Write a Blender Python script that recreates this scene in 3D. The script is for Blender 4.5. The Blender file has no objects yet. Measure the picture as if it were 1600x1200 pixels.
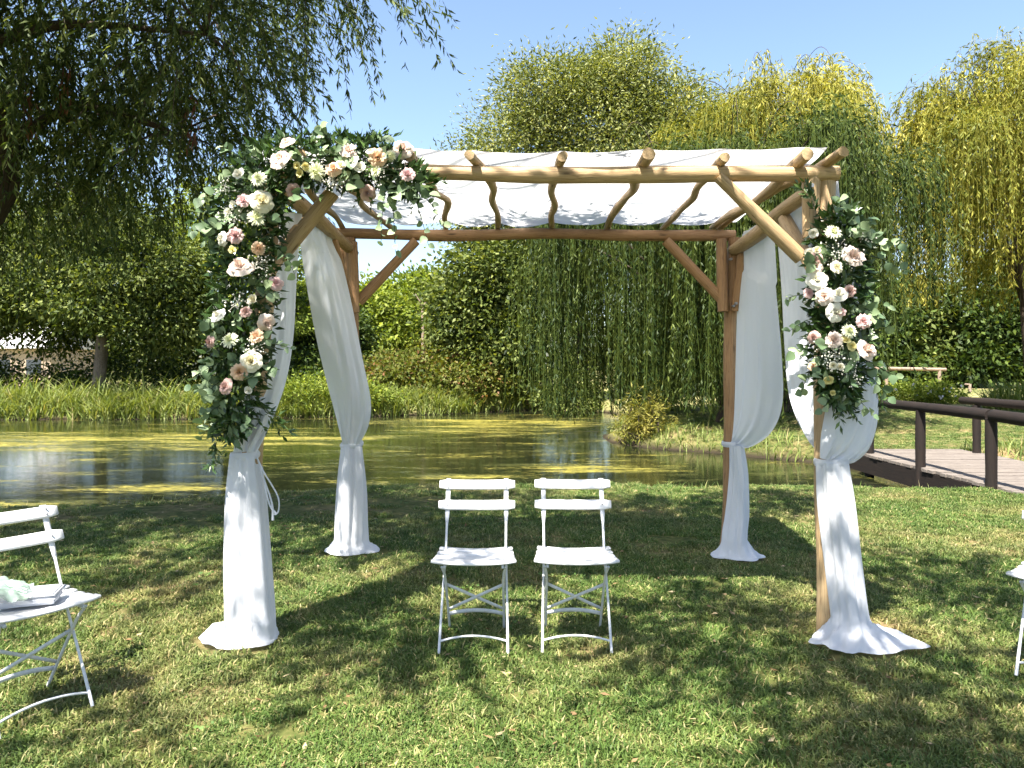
import bpy, math, random
import numpy as np
from mathutils import Vector, Matrix, Euler

random.seed(7)
RNG = np.random.default_rng(11)
SC = bpy.context.scene
COL = SC.collection

# ------------------------------------------------------------------ camera
F, HY, CAMZ = 1155.0, 571.0, 1.5          # focal length in photo pixels, horizon row, eye height
cam_d = bpy.data.cameras.new('camera')
cam_d.sensor_width = 36.0
cam_d.lens = 36.0 * F / 1600.0
cam_d.shift_y = -(600.0 - HY) / 1600.0
cam_d.clip_start, cam_d.clip_end = 0.05, 3000
cam = bpy.data.objects.new('camera', cam_d)
COL.objects.link(cam)
cam.location = (0, 0, CAMZ)
cam.rotation_euler = (math.radians(90), 0, 0)
SC.camera = cam

# ------------------------------------------------------------------ light
SUN_TO = Vector((-0.13, -0.22, 0.45)).normalized()
SUN_EL = math.asin(SUN_TO.z)
SUN_AZ = math.atan2(SUN_TO.x, SUN_TO.y)
world = bpy.data.worlds.new('World')
SC.world = world
world.use_nodes = True
wt = world.node_tree
sky = wt.nodes.new('ShaderNodeTexSky')
sky.sky_type = 'NISHITA'
sky.sun_disc = False
sky.sun_elevation = SUN_EL
sky.sun_rotation = SUN_AZ
sky.air_density = 1.0
sky.dust_density = 1.2
sky.ozone_density = 1.0
wt.nodes['Background'].inputs['Strength'].default_value = 0.082
wt.links.new(sky.outputs[0], wt.nodes['Background'].inputs['Color'])
sun_d = bpy.data.lights.new('sun', 'SUN')
sun_d.energy = 5.0
sun_d.angle = math.radians(0.55)
sun_d.color = (1.0, 0.95, 0.86)
sun = bpy.data.objects.new('sun', sun_d)
COL.objects.link(sun)
sun.rotation_euler = (-SUN_TO).to_track_quat('-Z', 'Y').to_euler()
sun.location = SUN_TO * 40
SC.view_settings.view_transform = 'Standard'
SC.view_settings.look = 'None'
SC.view_settings.exposure = 1.95
SC.view_settings.gamma = 1.0
SC.view_settings.use_curve_mapping = False
SC.cycles.use_denoising = True
SC.cycles.max_bounces = 4
SC.cycles.diffuse_bounces = 2
SC.cycles.glossy_bounces = 2
SC.cycles.transmission_bounces = 3
SC.cycles.transparent_max_bounces = 4
SC.cycles.caustics_reflective = False
SC.cycles.caustics_refractive = False
SC.cycles.use_light_tree = False
SC.cycles.debug_use_spatial_splits = True
SC.cycles.use_adaptive_sampling = True
SC.cycles.adaptive_threshold = 0.02
SC.cycles.sample_clamp_indirect = 6.0


# ------------------------------------------------------------------ helpers
def P(px, py, d):
    """world point that stands d metres away at a photo position"""
    return np.array(((px - 800.0) / F * d, d, CAMZ - (py - HY) / F * d))


def tag(o, label=None, cat=None, group=None, kind=None):
    if label: o['label'] = label
    if cat: o['category'] = cat
    if group: o['group'] = group
    if kind: o['kind'] = kind
    return o


def empty(name, loc=(0, 0, 0), rz=0.0):
    o = bpy.data.objects.new(name, None)
    COL.objects.link(o)
    o.location = loc
    o.rotation_euler = (0, 0, rz)
    o.empty_display_size = 0.1
    return o


def link(name, me, parent=None):
    o = bpy.data.objects.new(name, me)
    COL.objects.link(o)
    if parent is not None: o.parent = parent
    return o


def mesh(name, V, Fc, mat, smooth=True, attrs=None, mats=None, matidx=None):
    me = bpy.data.meshes.new(name)
    V = np.asarray(V, dtype=np.float32)
    if isinstance(Fc, np.ndarray):
        n, k = Fc.shape
        me.vertices.add(len(V))
        me.vertices.foreach_set('co', V.ravel())
        me.loops.add(n * k)
        me.loops.foreach_set('vertex_index', Fc.astype(np.int32).ravel())
        me.polygons.add(n)
        me.polygons.foreach_set('loop_start', np.arange(0, n * k, k, dtype=np.int32))
        me.polygons.foreach_set('loop_total', np.full(n, k, dtype=np.int32))
        me.update(calc_edges=True)
    else:
        me.from_pydata([tuple(map(float, v)) for v in V], [], [tuple(int(i) for i in f) for f in Fc])
    if attrs:
        for an, av in attrs.items():
            av = np.asarray(av, dtype=np.float32)
            if av.ndim == 1:
                a = me.attributes.new(an, 'FLOAT', 'POINT'); a.data.foreach_set('value', av)
            else:
                a = me.attributes.new(an, 'FLOAT_VECTOR', 'POINT'); a.data.foreach_set('vector', av.ravel())
    for m in (mats or [mat]):
        me.materials.append(m)
    if matidx is not None:
        me.polygons.foreach_set('material_index', np.asarray(matidx, dtype=np.int32))
    if smooth:
        me.polygons.foreach_set('use_smooth', np.ones(len(me.polygons), dtype=bool))
    me.update()
    return me


class MB:
    """collects pieces of one mesh"""
    def __init__(s): s.V, s.F, s.G, s.n = [], [], [], 0
    def add(s, V, Fc, G=None):
        V = np.asarray(V, float)
        s.V.append(V)
        s.G.append(np.asarray(G, float) if G is not None else V.copy())
        s.F += [tuple(i + s.n for i in f) for f in Fc]
        s.n += len(V)
        return s
    def build(s, name, mat, parent=None, smooth=True):
        me = mesh(name, np.vstack(s.V), s.F, mat, smooth, {'grain': np.vstack(s.G)})
        return link(name, me, parent)


def cr(pts, n):
    """Catmull-Rom through the rows of pts, n samples"""
    p = np.asarray(pts, float)
    if len(p) == 2:
        t = np.linspace(0, 1, n)[:, None]
        return p[0] * (1 - t) + p[1] * t
    q = np.vstack([2 * p[0] - p[1], p, 2 * p[-1] - p[-2]])
    out = []
    for u in np.linspace(0, len(p) - 1, n):
        i = min(int(u), len(p) - 2); t = u - i
        a, b, c, d = q[i], q[i + 1], q[i + 2], q[i + 3]
        out.append(.5 * ((2 * b) + (-a + c) * t + (2 * a - 5 * b + 4 * c - d) * t * t + (-a + 3 * b - 3 * c + d) * t ** 3))
    return np.array(out)


def tube(pts, radii, seg=10, n=None, wob=0.0, rng=None, flat=None):
    """log or rod along pts; returns V, F, grain coordinates. flat=(vector, factor) squashes it"""
    pts = np.asarray(pts, float); radii = np.asarray(radii, float)
    if n:
        pr = cr(np.hstack([pts, radii[:, None]]), n)
        pts, radii = pr[:, :3], np.maximum(pr[:, 3], 1e-4)
    rng = rng or RNG
    T = np.gradient(pts, axis=0); T /= np.linalg.norm(T, axis=1)[:, None] + 1e-9
    ref = np.array((0, 0, 1.0)) if abs(T[0][2]) < .9 else np.array((1.0, 0, 0))
    N = np.cross(T[0], ref); N /= np.linalg.norm(N)
    V, G = [], []
    L = np.concatenate([[0], np.cumsum(np.linalg.norm(np.diff(pts, axis=0), axis=1))])
    off = rng.uniform(0, 20)
    ang = np.arange(seg) * 2 * math.pi / seg
    ph = rng.uniform(0, 6.28, 4)
    for i in range(len(pts)):
        N = N - T[i] * N.dot(T[i]); N /= np.linalg.norm(N) + 1e-9
        B = np.cross(T[i], N)
        r = radii[i] * (1 + wob * (np.sin(2 * ang + ph[0] + L[i] * 3) * .5 + np.sin(3 * ang + ph[1] - L[i] * 5) * .35 + math.sin(L[i] * 9 + ph[2]) * .5))
        ring = pts[i] + np.outer(np.cos(ang) * r, N) + np.outer(np.sin(ang) * r, B)
        V.append(ring)
        G.append(np.stack([np.cos(ang) * .05 + off, np.sin(ang) * .05, np.full(seg, L[i])], 1))
    V = np.vstack(V); G = np.vstack(G)
    Fc = []
    m = len(pts)
    for i in range(m - 1):
        for j in range(seg):
            a, b = i * seg + j, i * seg + (j + 1) % seg
            Fc.append((a, b, b + seg, a + seg))
    # cut ends carry their own vertices so that they shade flat
    nv = len(V)
    V = np.vstack([V, V[:seg], V[(m - 1) * seg:m * seg]]); G = np.vstack([G, G[:seg] * (1, 1, 1) + (0, 0, .3), G[(m - 1) * seg:m * seg] + (0, 0, .3)])
    Fc.append(tuple(range(nv, nv + seg))[::-1])
    Fc.append(tuple(range(nv + seg, nv + 2 * seg)))
    return V, Fc, G


def box(c, s, rot=None):
    x, y, z = np.array(s) / 2
    V = np.array([(-x, -y, -z), (x, -y, -z), (x, y, -z), (-x, y, -z), (-x, -y, z), (x, -y, z), (x, y, z), (-x, y, z)])
    if rot is not None: V = V @ np.array(rot).T
    return V + np.array(c), [(0, 3, 2, 1), (4, 5, 6, 7), (0, 1, 5, 4), (1, 2, 6, 5), (2, 3, 7, 6), (3, 0, 4, 7)]


def grid_faces(nu, nv, closed=False):
    """faces of nv rows of nu points"""
    i = np.arange(nv - 1)[:, None]; j = np.arange(nu if closed else nu - 1)[None, :]
    a = i * nu + j; b = i * nu + (j + 1) % nu
    return np.stack([a, b, b + nu, a + nu], -1).reshape(-1, 4)


def unit(a):
    return a / (np.linalg.norm(a, axis=-1, keepdims=True) + 1e-9)


def smooth01(x):
    x = np.clip(x, 0, 1); return x * x * (3 - 2 * x)


def vnoise(x, y, seed=0):
    """cheap smooth 2-D noise in -1..1"""
    r = np.random.default_rng(seed); tab = r.uniform(-1, 1, (64, 64))
    xi = np.floor(x).astype(int); yi = np.floor(y).astype(int)
    fx = smooth01(x - xi); fy = smooth01(y - yi)
    g = lambda a, b: tab[a % 64, b % 64]
    return (g(xi, yi) * (1 - fx) + g(xi + 1, yi) * fx) * (1 - fy) + (g(xi, yi + 1) * (1 - fx) + g(xi + 1, yi + 1) * fx) * fy


# ------------------------------------------------------------------ materials
def nt(name):
    m = bpy.data.materials.new(name); m.use_nodes = True
    t = m.node_tree
    return m, t, t.nodes, t.links, t.nodes['Principled BSDF']


def ramp(nodes, stops):
    r = nodes.new('ShaderNodeValToRGB')
    e = r.color_ramp.elements
    while len(e) < len(stops): e.new(0.5)
    for k, (p, c) in enumerate(stops):
        e[k].position = p; e[k].color = (*c, 1)
    return r


def noise(nodes, links, vec, scale, detail=3, rough=.55, vscale=None):
    n = nodes.new('ShaderNodeTexNoise')
    n.inputs['Scale'].default_value = scale; n.inputs['Detail'].default_value = detail; n.inputs['Roughness'].default_value = rough
    if vec is not None:
        if vscale:
            mp = nodes.new('ShaderNodeMapping'); mp.inputs['Scale'].default_value = vscale
            links.new(vec, mp.inputs['Vector']); vec = mp.outputs[0]
        links.new(vec, n.inputs['Vector'])
    return n


def attr(nodes, name):
    a = nodes.new('ShaderNodeAttribute'); a.attribute_name = name
    return a


def mixc(nodes, links, fac, a, b, mode='MIX'):
    m = nodes.new('ShaderNodeMix'); m.data_type = 'RGBA'; m.blend_type = mode
    for s, v in ((m.inputs[0], fac), (m.inputs[6], a), (m.inputs[7], b)):
        if isinstance(v, (int, float)): s.default_value = v
        elif isinstance(v, tuple): s.default_value = (*v, 1)
        else: links.new(v, s)
    return m.outputs[2]


def leaf_mat(name, stops, trans=.35, tint=(1.3, 1.25, .40), rough=.55, spec=.18):
    m, t, N, L, b = nt(name)
    a = attr(N, 'v'); r = ramp(N, stops)
    L.new(a.outputs['Fac'], r.inputs[0])
    L.new(r.outputs[0], b.inputs['Base Color'])
    b.inputs['Roughness'].default_value = rough
    b.inputs['Specular IOR Level'].default_value = spec
    tr = N.new('ShaderNodeBsdfTranslucent')
    tc = mixc(N, L, 1.0, r.outputs[0], tint, 'MULTIPLY')
    L.new(tc, tr.inputs['Color'])
    ms = N.new('ShaderNodeMixShader'); ms.inputs[0].default_value = trans
    L.new(b.outputs[0], ms.inputs[1]); L.new(tr.outputs[0], ms.inputs[2])
    L.new(ms.outputs[0], N['Material Output'].inputs['Surface'])
    return m


def wood_mat(name, light, mid, dark, rough=.6, stain=.5):
    m, t, N, L, b = nt(name)
    g = attr(N, 'grain').outputs['Vector']
    n1 = noise(N, L, g, 9, 4, .6, (7, 7, .55))
    n2 = noise(N, L, g, 2.2, 3, .6, (2, 2, 1.2))
    n3 = noise(N, L, g, 40, 2, .6, (6, 6, .35))
    r = ramp(N, [(.28, dark), (.5, mid), (.72, light)])
    L.new(n1.outputs['Fac'], r.inputs[0])
    c = mixc(N, L, .45, r.outputs[0], ramp_out(N, L, n2, [(.3, dark), (.55, mid), (.7, light)]))
    c2 = mixc(N, L, .35, c, ramp_out(N, L, n3, [(.35, dark), (.6, light)]))
    vo = N.new('ShaderNodeTexVoronoi'); mp = N.new('ShaderNodeMapping'); mp.inputs['Scale'].default_value = (14, 14, 3.5)
    L.new(g, mp.inputs[0]); L.new(mp.outputs[0], vo.inputs['Vector']); vo.inputs['Scale'].default_value = 1
    kn = ramp_out(N, L, vo, [(.05, (1, 1, 1)), (.16, (0, 0, 0))], 'Distance')
    c3 = mixc(N, L, kn, c2, tuple(x * .45 for x in dark))
    L.new(c3, b.inputs['Base Color'])
    b.inputs['Roughness'].default_value = rough
    b.inputs['Specular IOR Level'].default_value = .35
    # drying cracks run along the grain
    nk = noise(N, L, g, 5, 2, .5, (16, 16, .35))
    ck = ramp_out(N, L, nk, [(.485, (0, 0, 0)), (.5, (.8, .8, .8)), (.515, (0, 0, 0))])
    c4 = mixc(N, L, ck, c3, tuple(x * .35 for x in dark))
    L.new(c4, b.inputs['Base Color'])
    bp = N.new('ShaderNodeBump'); bp.inputs['Strength'].default_value = .5; bp.inputs['Distance'].default_value = .006
    L.new(n1.outputs['Fac'], bp.inputs['Height']); L.new(bp.outputs[0], b.inputs['Normal'])
    return m


def ramp_out(N, L, src, stops, sock='Fac'):
    r = ramp(N, stops); L.new(src.outputs[sock], r.inputs[0]); return r.outputs[0]


def cloth_mat(name, col, trans, vs=(22, 22, 2.2), sheer=.05):
    m, t, N, L, b = nt(name)
    tc = N.new('ShaderNodeTexCoord')
    n = noise(N, L, tc.outputs['Object'], 1, 5, .6, vs)
    b.inputs['Base Color'].default_value = (*col, 1)
    b.inputs['Roughness'].default_value = .75
    b.inputs['Sheen Weight'].default_value = .15
    b.inputs['Specular IOR Level'].default_value = .2
    bp = N.new('ShaderNodeBump'); bp.inputs['Strength'].default_value = .45; bp.inputs['Distance'].default_value = .015
    L.new(n.outputs['Fac'], bp.inputs['Height']); L.new(bp.outputs[0], b.inputs['Normal'])
    tr = N.new('ShaderNodeBsdfTranslucent'); tr.inputs['Color'].default_value = (*col, 1)
    ms = N.new('ShaderNodeMixShader'); ms.inputs[0].default_value = trans
    L.new(b.outputs[0], ms.inputs[1]); L.new(tr.outputs[0], ms.inputs[2])
    tp = N.new('ShaderNodeBsdfTransparent'); m2 = N.new('ShaderNodeMixShader'); m2.inputs[0].default_value = sheer
    L.new(ms.outputs[0], m2.inputs[1]); L.new(tp.outputs[0], m2.inputs[2])
    L.new(m2.outputs[0], N['Material Output'].inputs['Surface'])
    return m


def plain(name, col, rough=.5, var=.15, scale=12, spec=.4, metallic=0):
    m, t, N, L, b = nt(name)
    tc = N.new('ShaderNodeTexCoord')
    n = noise(N, L, tc.outputs['Object'], scale, 4, .6)
    L.new(ramp_out(N, L, n, [(.3, tuple(c * (1 - var) for c in col)), (.7, tuple(min(1, c * (1 + var)) for c in col))]), b.inputs['Base Color'])
    b.inputs['Roughness'].default_value = rough; b.inputs['Specular IOR Level'].default_value = spec
    b.inputs['Metallic'].default_value = metallic
    return m


def petal_mat(name, edge, heart, trans=.3):
    m, t, N, L, b = nt(name)
    a = attr(N, 'v')
    L.new(ramp_out(N, L, a, [(0, heart), (1, edge)]), b.inputs['Base Color'])
    b.inputs['Roughness'].default_value = .6; b.inputs['Specular IOR Level'].default_value = .2
    tr = N.new('ShaderNodeBsdfTranslucent'); L.new(ramp_out(N, L, a, [(0, heart), (1, edge)]), tr.inputs['Color'])
    ms = N.new('ShaderNodeMixShader'); ms.inputs[0].default_value = trans
    L.new(b.outputs[0], ms.inputs[1]); L.new(tr.outputs[0], ms.inputs[2])
    L.new(ms.outputs[0], N['Material Output'].inputs['Surface'])
    return m


M = {}
M['log'] = wood_mat('peeled_log', (.50, .37, .215), (.41, .285, .15), (.27, .165, .08))
M['log_red'] = wood_mat('peeled_log_reddish', (.42, .255, .13), (.33, .185, .085), (.21, .11, .05))
M['dark_log'] = wood_mat('dark_stained_log', (.019, .011, .007), (.011, .0065, .0045), (.005, .003, .0025), .8)
M['plank'] = wood_mat('weathered_plank', (.24, .205, .175), (.165, .14, .12), (.075, .06, .05), .85)
M['grey_wood'] = wood_mat('weathered_rail', (.34, .26, .20), (.26, .19, .145), (.16, .11, .085), .8)
M['bark'] = wood_mat('bark', (.10, .075, .055), (.060, .044, .032), (.025, .018, .013), .9)
M['bark_pale'] = wood_mat('pale_bark', (.26, .21, .16), (.17, .13, .10), (.08, .06, .045), .9)
M['drape'] = cloth_mat('white_voile', (.74, .755, .80), .30)
M['canopy'] = cloth_mat('white_canopy_voile', (.84, .85, .88), .42, (3, 16, 3), .03)
M['paint'] = plain('white_chair_paint', (.62, .62, .63), .42, .08, 18)
M['paint_metal'] = plain('white_metal_paint', (.60, .61, .63), .38, .10, 60)
M['bolt'] = plain('bolt_steel', (.35, .35, .36), .4, .1, 80, .5, .8)
M['paper'] = plain('paper', (.52, .53, .58), .7, .03, 30)
M['house_wall'] = plain('house_wall', (.34, .27, .20), .9, .10, 2)
M['house_roof'] = plain('house_roof', (.50, .49, .48), .8, .08, 3)
M['pane'] = plain('window_pane', (.04, .05, .06), .1, .1, 3)
# foliage
M['near_willow'] = leaf_mat('near_willow_leaf', [(0, (.026, .046, .012)), (.5, (.068, .10, .028)), (1, (.22, .25, .090))], .38)
M['willow'] = leaf_mat('weeping_willow_leaf', [(0, (.055, .078, .012)), (.5, (.175, .185, .028)), (1, (.45, .40, .085))], .32)
M['willow_shaded'] = leaf_mat('shaded_willow_leaf', [(0, (.012, .026, .005)), (.5, (.030, .052, .010)), (1, (.12, .15, .030))], .24)  # darker willow leaf: the crown's own shade is put into the colour
M['olive'] = leaf_mat('silver_willow_leaf', [(0, (.055, .078, .019)), (.5, (.155, .178, .046)), (1, (.36, .36, .14))], .30)
M['bright'] = leaf_mat('bright_leaf', [(0, (.065, .105, .014)), (.5, (.155, .205, .030)), (1, (.31, .35, .075))], .38)
M['mid'] = leaf_mat('mid_leaf', [(0, (.026, .044, .010)), (.5, (.080, .110, .024)), (1, (.23, .26, .075))], .32)
M['deep'] = leaf_mat('deep_leaf', [(0, (.014, .030, .006)), (.5, (.034, .060, .012)), (1, (.10, .14, .028))], .30)
M['bramble'] = leaf_mat('bramble_leaf', [(0, (.055, .080, .015)), (.55, (.13, .15, .028)), (.85, (.17, .14, .04)), (1, (.20, .10, .045))], .35)
M['reed'] = leaf_mat('reed_leaf', [(0, (.085, .13, .030)), (.5, (.19, .235, .062)), (.9, (.33, .35, .14)), (1, (.38, .31, .16))], .35)
M['yellow'] = leaf_mat('yellow_shoot_leaf', [(0, (.12, .13, .025)), (.5, (.22, .21, .045)), (1, (.36, .32, .09))], .36)
M['eucalyptus'] = leaf_mat('eucalyptus_leaf', [(0, (.060, .105, .048)), (.5, (.125, .19, .095)), (1, (.30, .38, .21))], .18, (1.1, 1.15, .8), .5, .4)
M['ruscus'] = leaf_mat('ruscus_leaf', [(0, (.016, .036, .009)), (.6, (.042, .085, .020)), (1, (.11, .18, .042))], .15, (1.1, 1.2, .6), .35, .5)
M['catkin'] = leaf_mat('dry_willow_leaf', [(0, (.12, .05, .03)), (1, (.22, .10, .06))], .25)
M['litter'] = leaf_mat('fallen_leaf', [(0, (.12, .07, .03)), (.6, (.24, .16, .08)), (1, (.42, .34, .20))], .1)


def grass_mat(name='grass_blade'):
    m, t, N, L, b = nt(name)
    a = attr(N, 'v')
    oi = N.new('ShaderNodeObjectInfo')
    geo = N.new('ShaderNodeNewGeometry')
    n1 = noise(N, L, geo.outputs['Position'], .75, 4, .6)
    n2 = noise(N, L, geo.outputs['Position'], 3.1, 3, .6)
    g = ramp_out(N, L, a, [(0, (.050, .100, .022)), (.5, (.120, .19, .048)), (.85, (.23, .29, .100)), (1, (.46, .40, .22))])
    dry = ramp_out(N, L, a, [(0, (.13, .145, .042)), (.6, (.28, .265, .115)), (1, (.50, .41, .24))])
    f = ramp_out(N, L, n1, [(.47, (0, 0, 0)), (.70, (1, 1, 1))])
    c = mixc(N, L, f, g, dry)
    f2 = ramp_out(N, L, n2, [(.35, (.78, .84, .78)), (.65, (1.12, 1.06, 1.0))])
    c = mixc(N, L, 1.0, c, f2, 'MULTIPLY')
    rv = ramp_out(N, L, oi, [(0, (.78, .82, .74)), (1, (1.2, 1.14, 1.05))], 'Random')
    c = mixc(N, L, 1.0, c, rv, 'MULTIPLY')
    L.new(c, b.inputs['Base Color'])
    b.inputs['Roughness'].default_value = .5; b.inputs['Specular IOR Level'].default_value = .3
    tr = N.new('ShaderNodeBsdfTranslucent'); L.new(c, tr.inputs['Color'])
    ms = N.new('ShaderNodeMixShader'); ms.inputs[0].default_value = .35
    L.new(b.outputs[0], ms.inputs[1]); L.new(tr.outputs[0], ms.inputs[2])
    L.new(ms.outputs[0], N['Material Output'].inputs['Surface'])
    return m


M['grass'] = grass_mat()


def ground_mat():
    m, t, N, L, b = nt('ground_soil_and_turf')
    geo = N.new('ShaderNodeNewGeometry')
    n1 = noise(N, L, geo.outputs['Position'], .75, 4, .6)
    n2 = noise(N, L, geo.outputs['Position'], 14, 5, .65)
    n3 = noise(N, L, geo.outputs['Position'], .16, 3, .55)
    turf = ramp_out(N, L, n2, [(.3, (.030, .042, .012)), (.5, (.075, .085, .024)), (.72, (.15, .13, .05))])
    dry = ramp_out(N, L, n2, [(.3, (.11, .075, .038)), (.55, (.22, .155, .080)), (.75, (.34, .255, .145))])
    f = ramp_out(N, L, n1, [(.50, (0, 0, 0)), (.68, (1, 1, 1))])
    c = mixc(N, L, f, turf, dry)
    # the far meadow past the footbridge is sun-bleached
    sep = N.new('ShaderNodeSeparateXYZ'); L.new(geo.outputs['Position'], sep.inputs[0])
    mr = N.new('ShaderNodeMapRange'); mr.inputs[1].default_value = 13; mr.inputs[2].default_value = 30
    L.new(sep.outputs['Y'], mr.inputs[0])
    mead = ramp_out(N, L, n3, [(.35, (.17, .17, .06)), (.6, (.30, .26, .12))])
    c = mixc(N, L, mr.outputs[0], c, mead)
    # wet mud under and right at the water line
    mz = N.new('ShaderNodeMapRange'); mz.inputs[1].default_value = -.16; mz.inputs[2].default_value = -.30
    L.new(sep.outputs['Z'], mz.inputs[0])
    c = mixc(N, L, mz.outputs[0], c, (.028, .022, .014))
    L.new(c, b.inputs['Base Color']); b.inputs['Roughness'].default_value = .95; b.inputs['Specular IOR Level'].default_value = .1
    bp = N.new('ShaderNodeBump'); bp.inputs['Strength'].default_value = .8; bp.inputs['Distance'].default_value = .02
    L.new(n2.outputs['Fac'], bp.inputs['Height']); L.new(bp.outputs[0], b.inputs['Normal'])
    return m


def water_mat():
    m, t, N, L, b = nt('pond_water_with_algae')
    geo = N.new('ShaderNodeNewGeometry'); pos = geo.outputs['Position']
    b.inputs['Base Color'].default_value = (.008, .010, .005, 1)
    b.inputs['Roughness'].default_value = .035; b.inputs['IOR'].default_value = 1.33
    b.inputs['Specular IOR Level'].default_value = .5
    nb = noise(N, L, pos, 5.0, 5, .62, (.8, 2.4, 1))
    bp = N.new('ShaderNodeBump'); bp.inputs['Strength'].default_value = .07; bp.inputs['Distance'].default_value = .03
    L.new(nb.outputs['Fac'], bp.inputs['Height']); L.new(bp.outputs[0], b.inputs['Normal'])
    alg = N.new('ShaderNodeBsdfPrincipled')
    nc = noise(N, L, pos, 5, 5, .7)
    L.new(ramp_out(N, L, nc, [(.3, (.075, .070, .012)), (.5, (.19, .165, .020)), (.7, (.36, .30, .05))]), alg.inputs['Base Color'])
    alg.inputs['Roughness'].default_value = .6
    film = N.new('ShaderNodeBsdfPrincipled')
    L.new(ramp_out(N, L, nc, [(.3, (.030, .036, .014)), (.7, (.11, .11, .034))]), film.inputs['Base Color'])
    film.inputs['Roughness'].default_value = .24
    # mats drift in long streaks, thickest along two bands of the pond
    sep = N.new('ShaderNodeSeparateXYZ'); L.new(pos, sep.inputs[0])
    def band(cx, cy, rx, ry):
        v = N.new('ShaderNodeVectorMath'); v.operation = 'SUBTRACT'; L.new(pos, v.inputs[0]); v.inputs[1].default_value = (cx, cy, 0)
        s = N.new('ShaderNodeVectorMath'); s.operation = 'MULTIPLY'; L.new(v.outputs[0], s.inputs[0]); s.inputs[1].default_value = (1 / rx, 1 / ry, 0)
        l = N.new('ShaderNodeVectorMath'); l.operation = 'LENGTH'; L.new(s.outputs[0], l.inputs[0])
        r = N.new('ShaderNodeMapRange'); r.inputs[1].default_value = 1.15; r.inputs[2].default_value = .35
        L.new(l.outputs['Value'], r.inputs[0]); return r.outputs[0]
    def math2(op, a, c2):
        q = N.new('ShaderNodeMath'); q.operation = op
        for s, v in ((q.inputs[0], a), (q.inputs[1], c2)):
            if isinstance(v, (int, float)): s.default_value = v
            else: L.new(v, s)
        return q.outputs[0]
    bands = None
    for spec in ((-8.5, 18.0, 6.5, 2.6), (0.2, 22.5, 4.5, 4.2), (1.6, 13.0, 1.6, .8), (-5.2, 11.0, 1.6, .5), (-6.6, 9.6, 1.8, .4), (-1.0, 12.0, 1.2, .35), (-3.0, 24, 3, 1.2)):
        q = band(*spec); bands = q if bands is None else math2('MAXIMUM', bands, q)
    n1 = noise(N, L, pos, .75, 6, .68, (.5, 1.9, 1))
    k = math2('ADD', n1.outputs['Fac'], math2('MULTIPLY', bands, .17))
    nh = noise(N, L, pos, 9, 10, .85, (.7, 2.0, 1))
    k = math2('ADD', k, math2('MULTIPLY', math2('SUBTRACT', nh.outputs['Fac'], .5), .95))
    r1 = ramp(N, [(.60, (0, 0, 0)), (.68, (.55, .55, .55)), (.80, (1, 1, 1))]); L.new(k, r1.inputs[0])
    n2 = noise(N, L, pos, 1.1, 7, .72, (.7, 2.6, 1))
    k2 = math2('ADD', n2.outputs['Fac'], math2('MULTIPLY', bands, .12))
    k2 = math2('ADD', k2, math2('MULTIPLY', math2('SUBTRACT', nh.outputs['Fac'], .5), 1.0))
    r2 = ramp(N, [(.54, (0, 0, 0)), (.66, (.82, .82, .82))]); L.new(k2, r2.inputs[0])
    m1 = N.new('ShaderNodeMixShader'); L.new(r2.outputs[0], m1.inputs[0]); L.new(b.outputs[0], m1.inputs[1]); L.new(film.outputs[0], m1.inputs[2])
    m2 = N.new('ShaderNodeMixShader'); L.new(r1.outputs[0], m2.inputs[0]); L.new(m1.outputs[0], m2.inputs[1]); L.new(alg.outputs[0], m2.inputs[2])
    L.new(m2.outputs[0], N['Material Output'].inputs['Surface'])
    return m


# ------------------------------------------------------------------ ground and pond
POND = np.array([(-60, 5.5), (-25, 6.4), (-12, 7.3), (-6.5, 8.1), (-4.5, 8.4), (-3.0, 8.9), (-1.5, 9.5), (.5, 9.75), (2.5, 9.7), (4.3, 9.5), (6, 9.35), (8.5, 9.2), (14, 8.8), (40, 7.5),
                 (40, 10.5), (14, 11.9), (8.5, 12.2), (6.3, 12.7), (4.9, 14.6), (2.6, 16.8), (2.3, 18.6), (3.2, 21), (4.2, 25), (3.5, 29), (1.0, 30), (-2.5, 27.5), (-6, 25.6), (-14, 24.8), (-30, 25.5), (-60, 28)], float)


def pond_sd(X, Y):
    """signed distance to the shore, negative on the water"""
    shp = X.shape; x = X.ravel(); y = Y.ravel()
    d = np.full(x.shape, 1e9); ins = np.zeros(x.shape, bool)
    n = len(POND)
    for i in range(n):
        a, b = POND[i], POND[(i + 1) % n]
        e = b - a; t = np.clip(((x - a[0]) * e[0] + (y - a[1]) * e[1]) / (e @ e), 0, 1)
        d = np.minimum(d, np.hypot(x - a[0] - t * e[0], y - a[1] - t * e[1]))
        c = ((a[1] > y) != (b[1] > y)) & (x < (b[0] - a[0]) * (y - a[1]) / (b[1] - a[1] + 1e-12) + a[0])
        ins ^= c
    d = np.where(ins, -d, d) + .18 * vnoise(x * 1.3, y * 1.3, 5) + .1 * vnoise(x * 4, y * 4, 6)
    return d.reshape(shp)


WATER_Z = -.32


def ground_z(X, Y):
    sd = pond_sd(X, Y)
    out = WATER_Z + (.32 + .02) * smooth01((sd + .1) / .75)
    inn = WATER_Z - .03 - .55 * smooth01(-sd / 1.2)
    z = np.where(sd > -.1, out, inn)
    far = np.clip((sd - .6) / 6, 0, 1)
    z = z + far * (.03 * vnoise(X * .35, Y * .35, 2) + .02 * vnoise(X * .9, Y * .9, 3)) * np.clip((60 - np.abs(Y)) / 40, 0, 1)
    return z


def gz(x, y):
    return float(ground_z(np.array([float(x)]), np.array([float(y)]))[0])


def axis(parts):
    return np.unique(np.concatenate([np.arange(a, b, s) for a, b, s in parts]))


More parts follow.
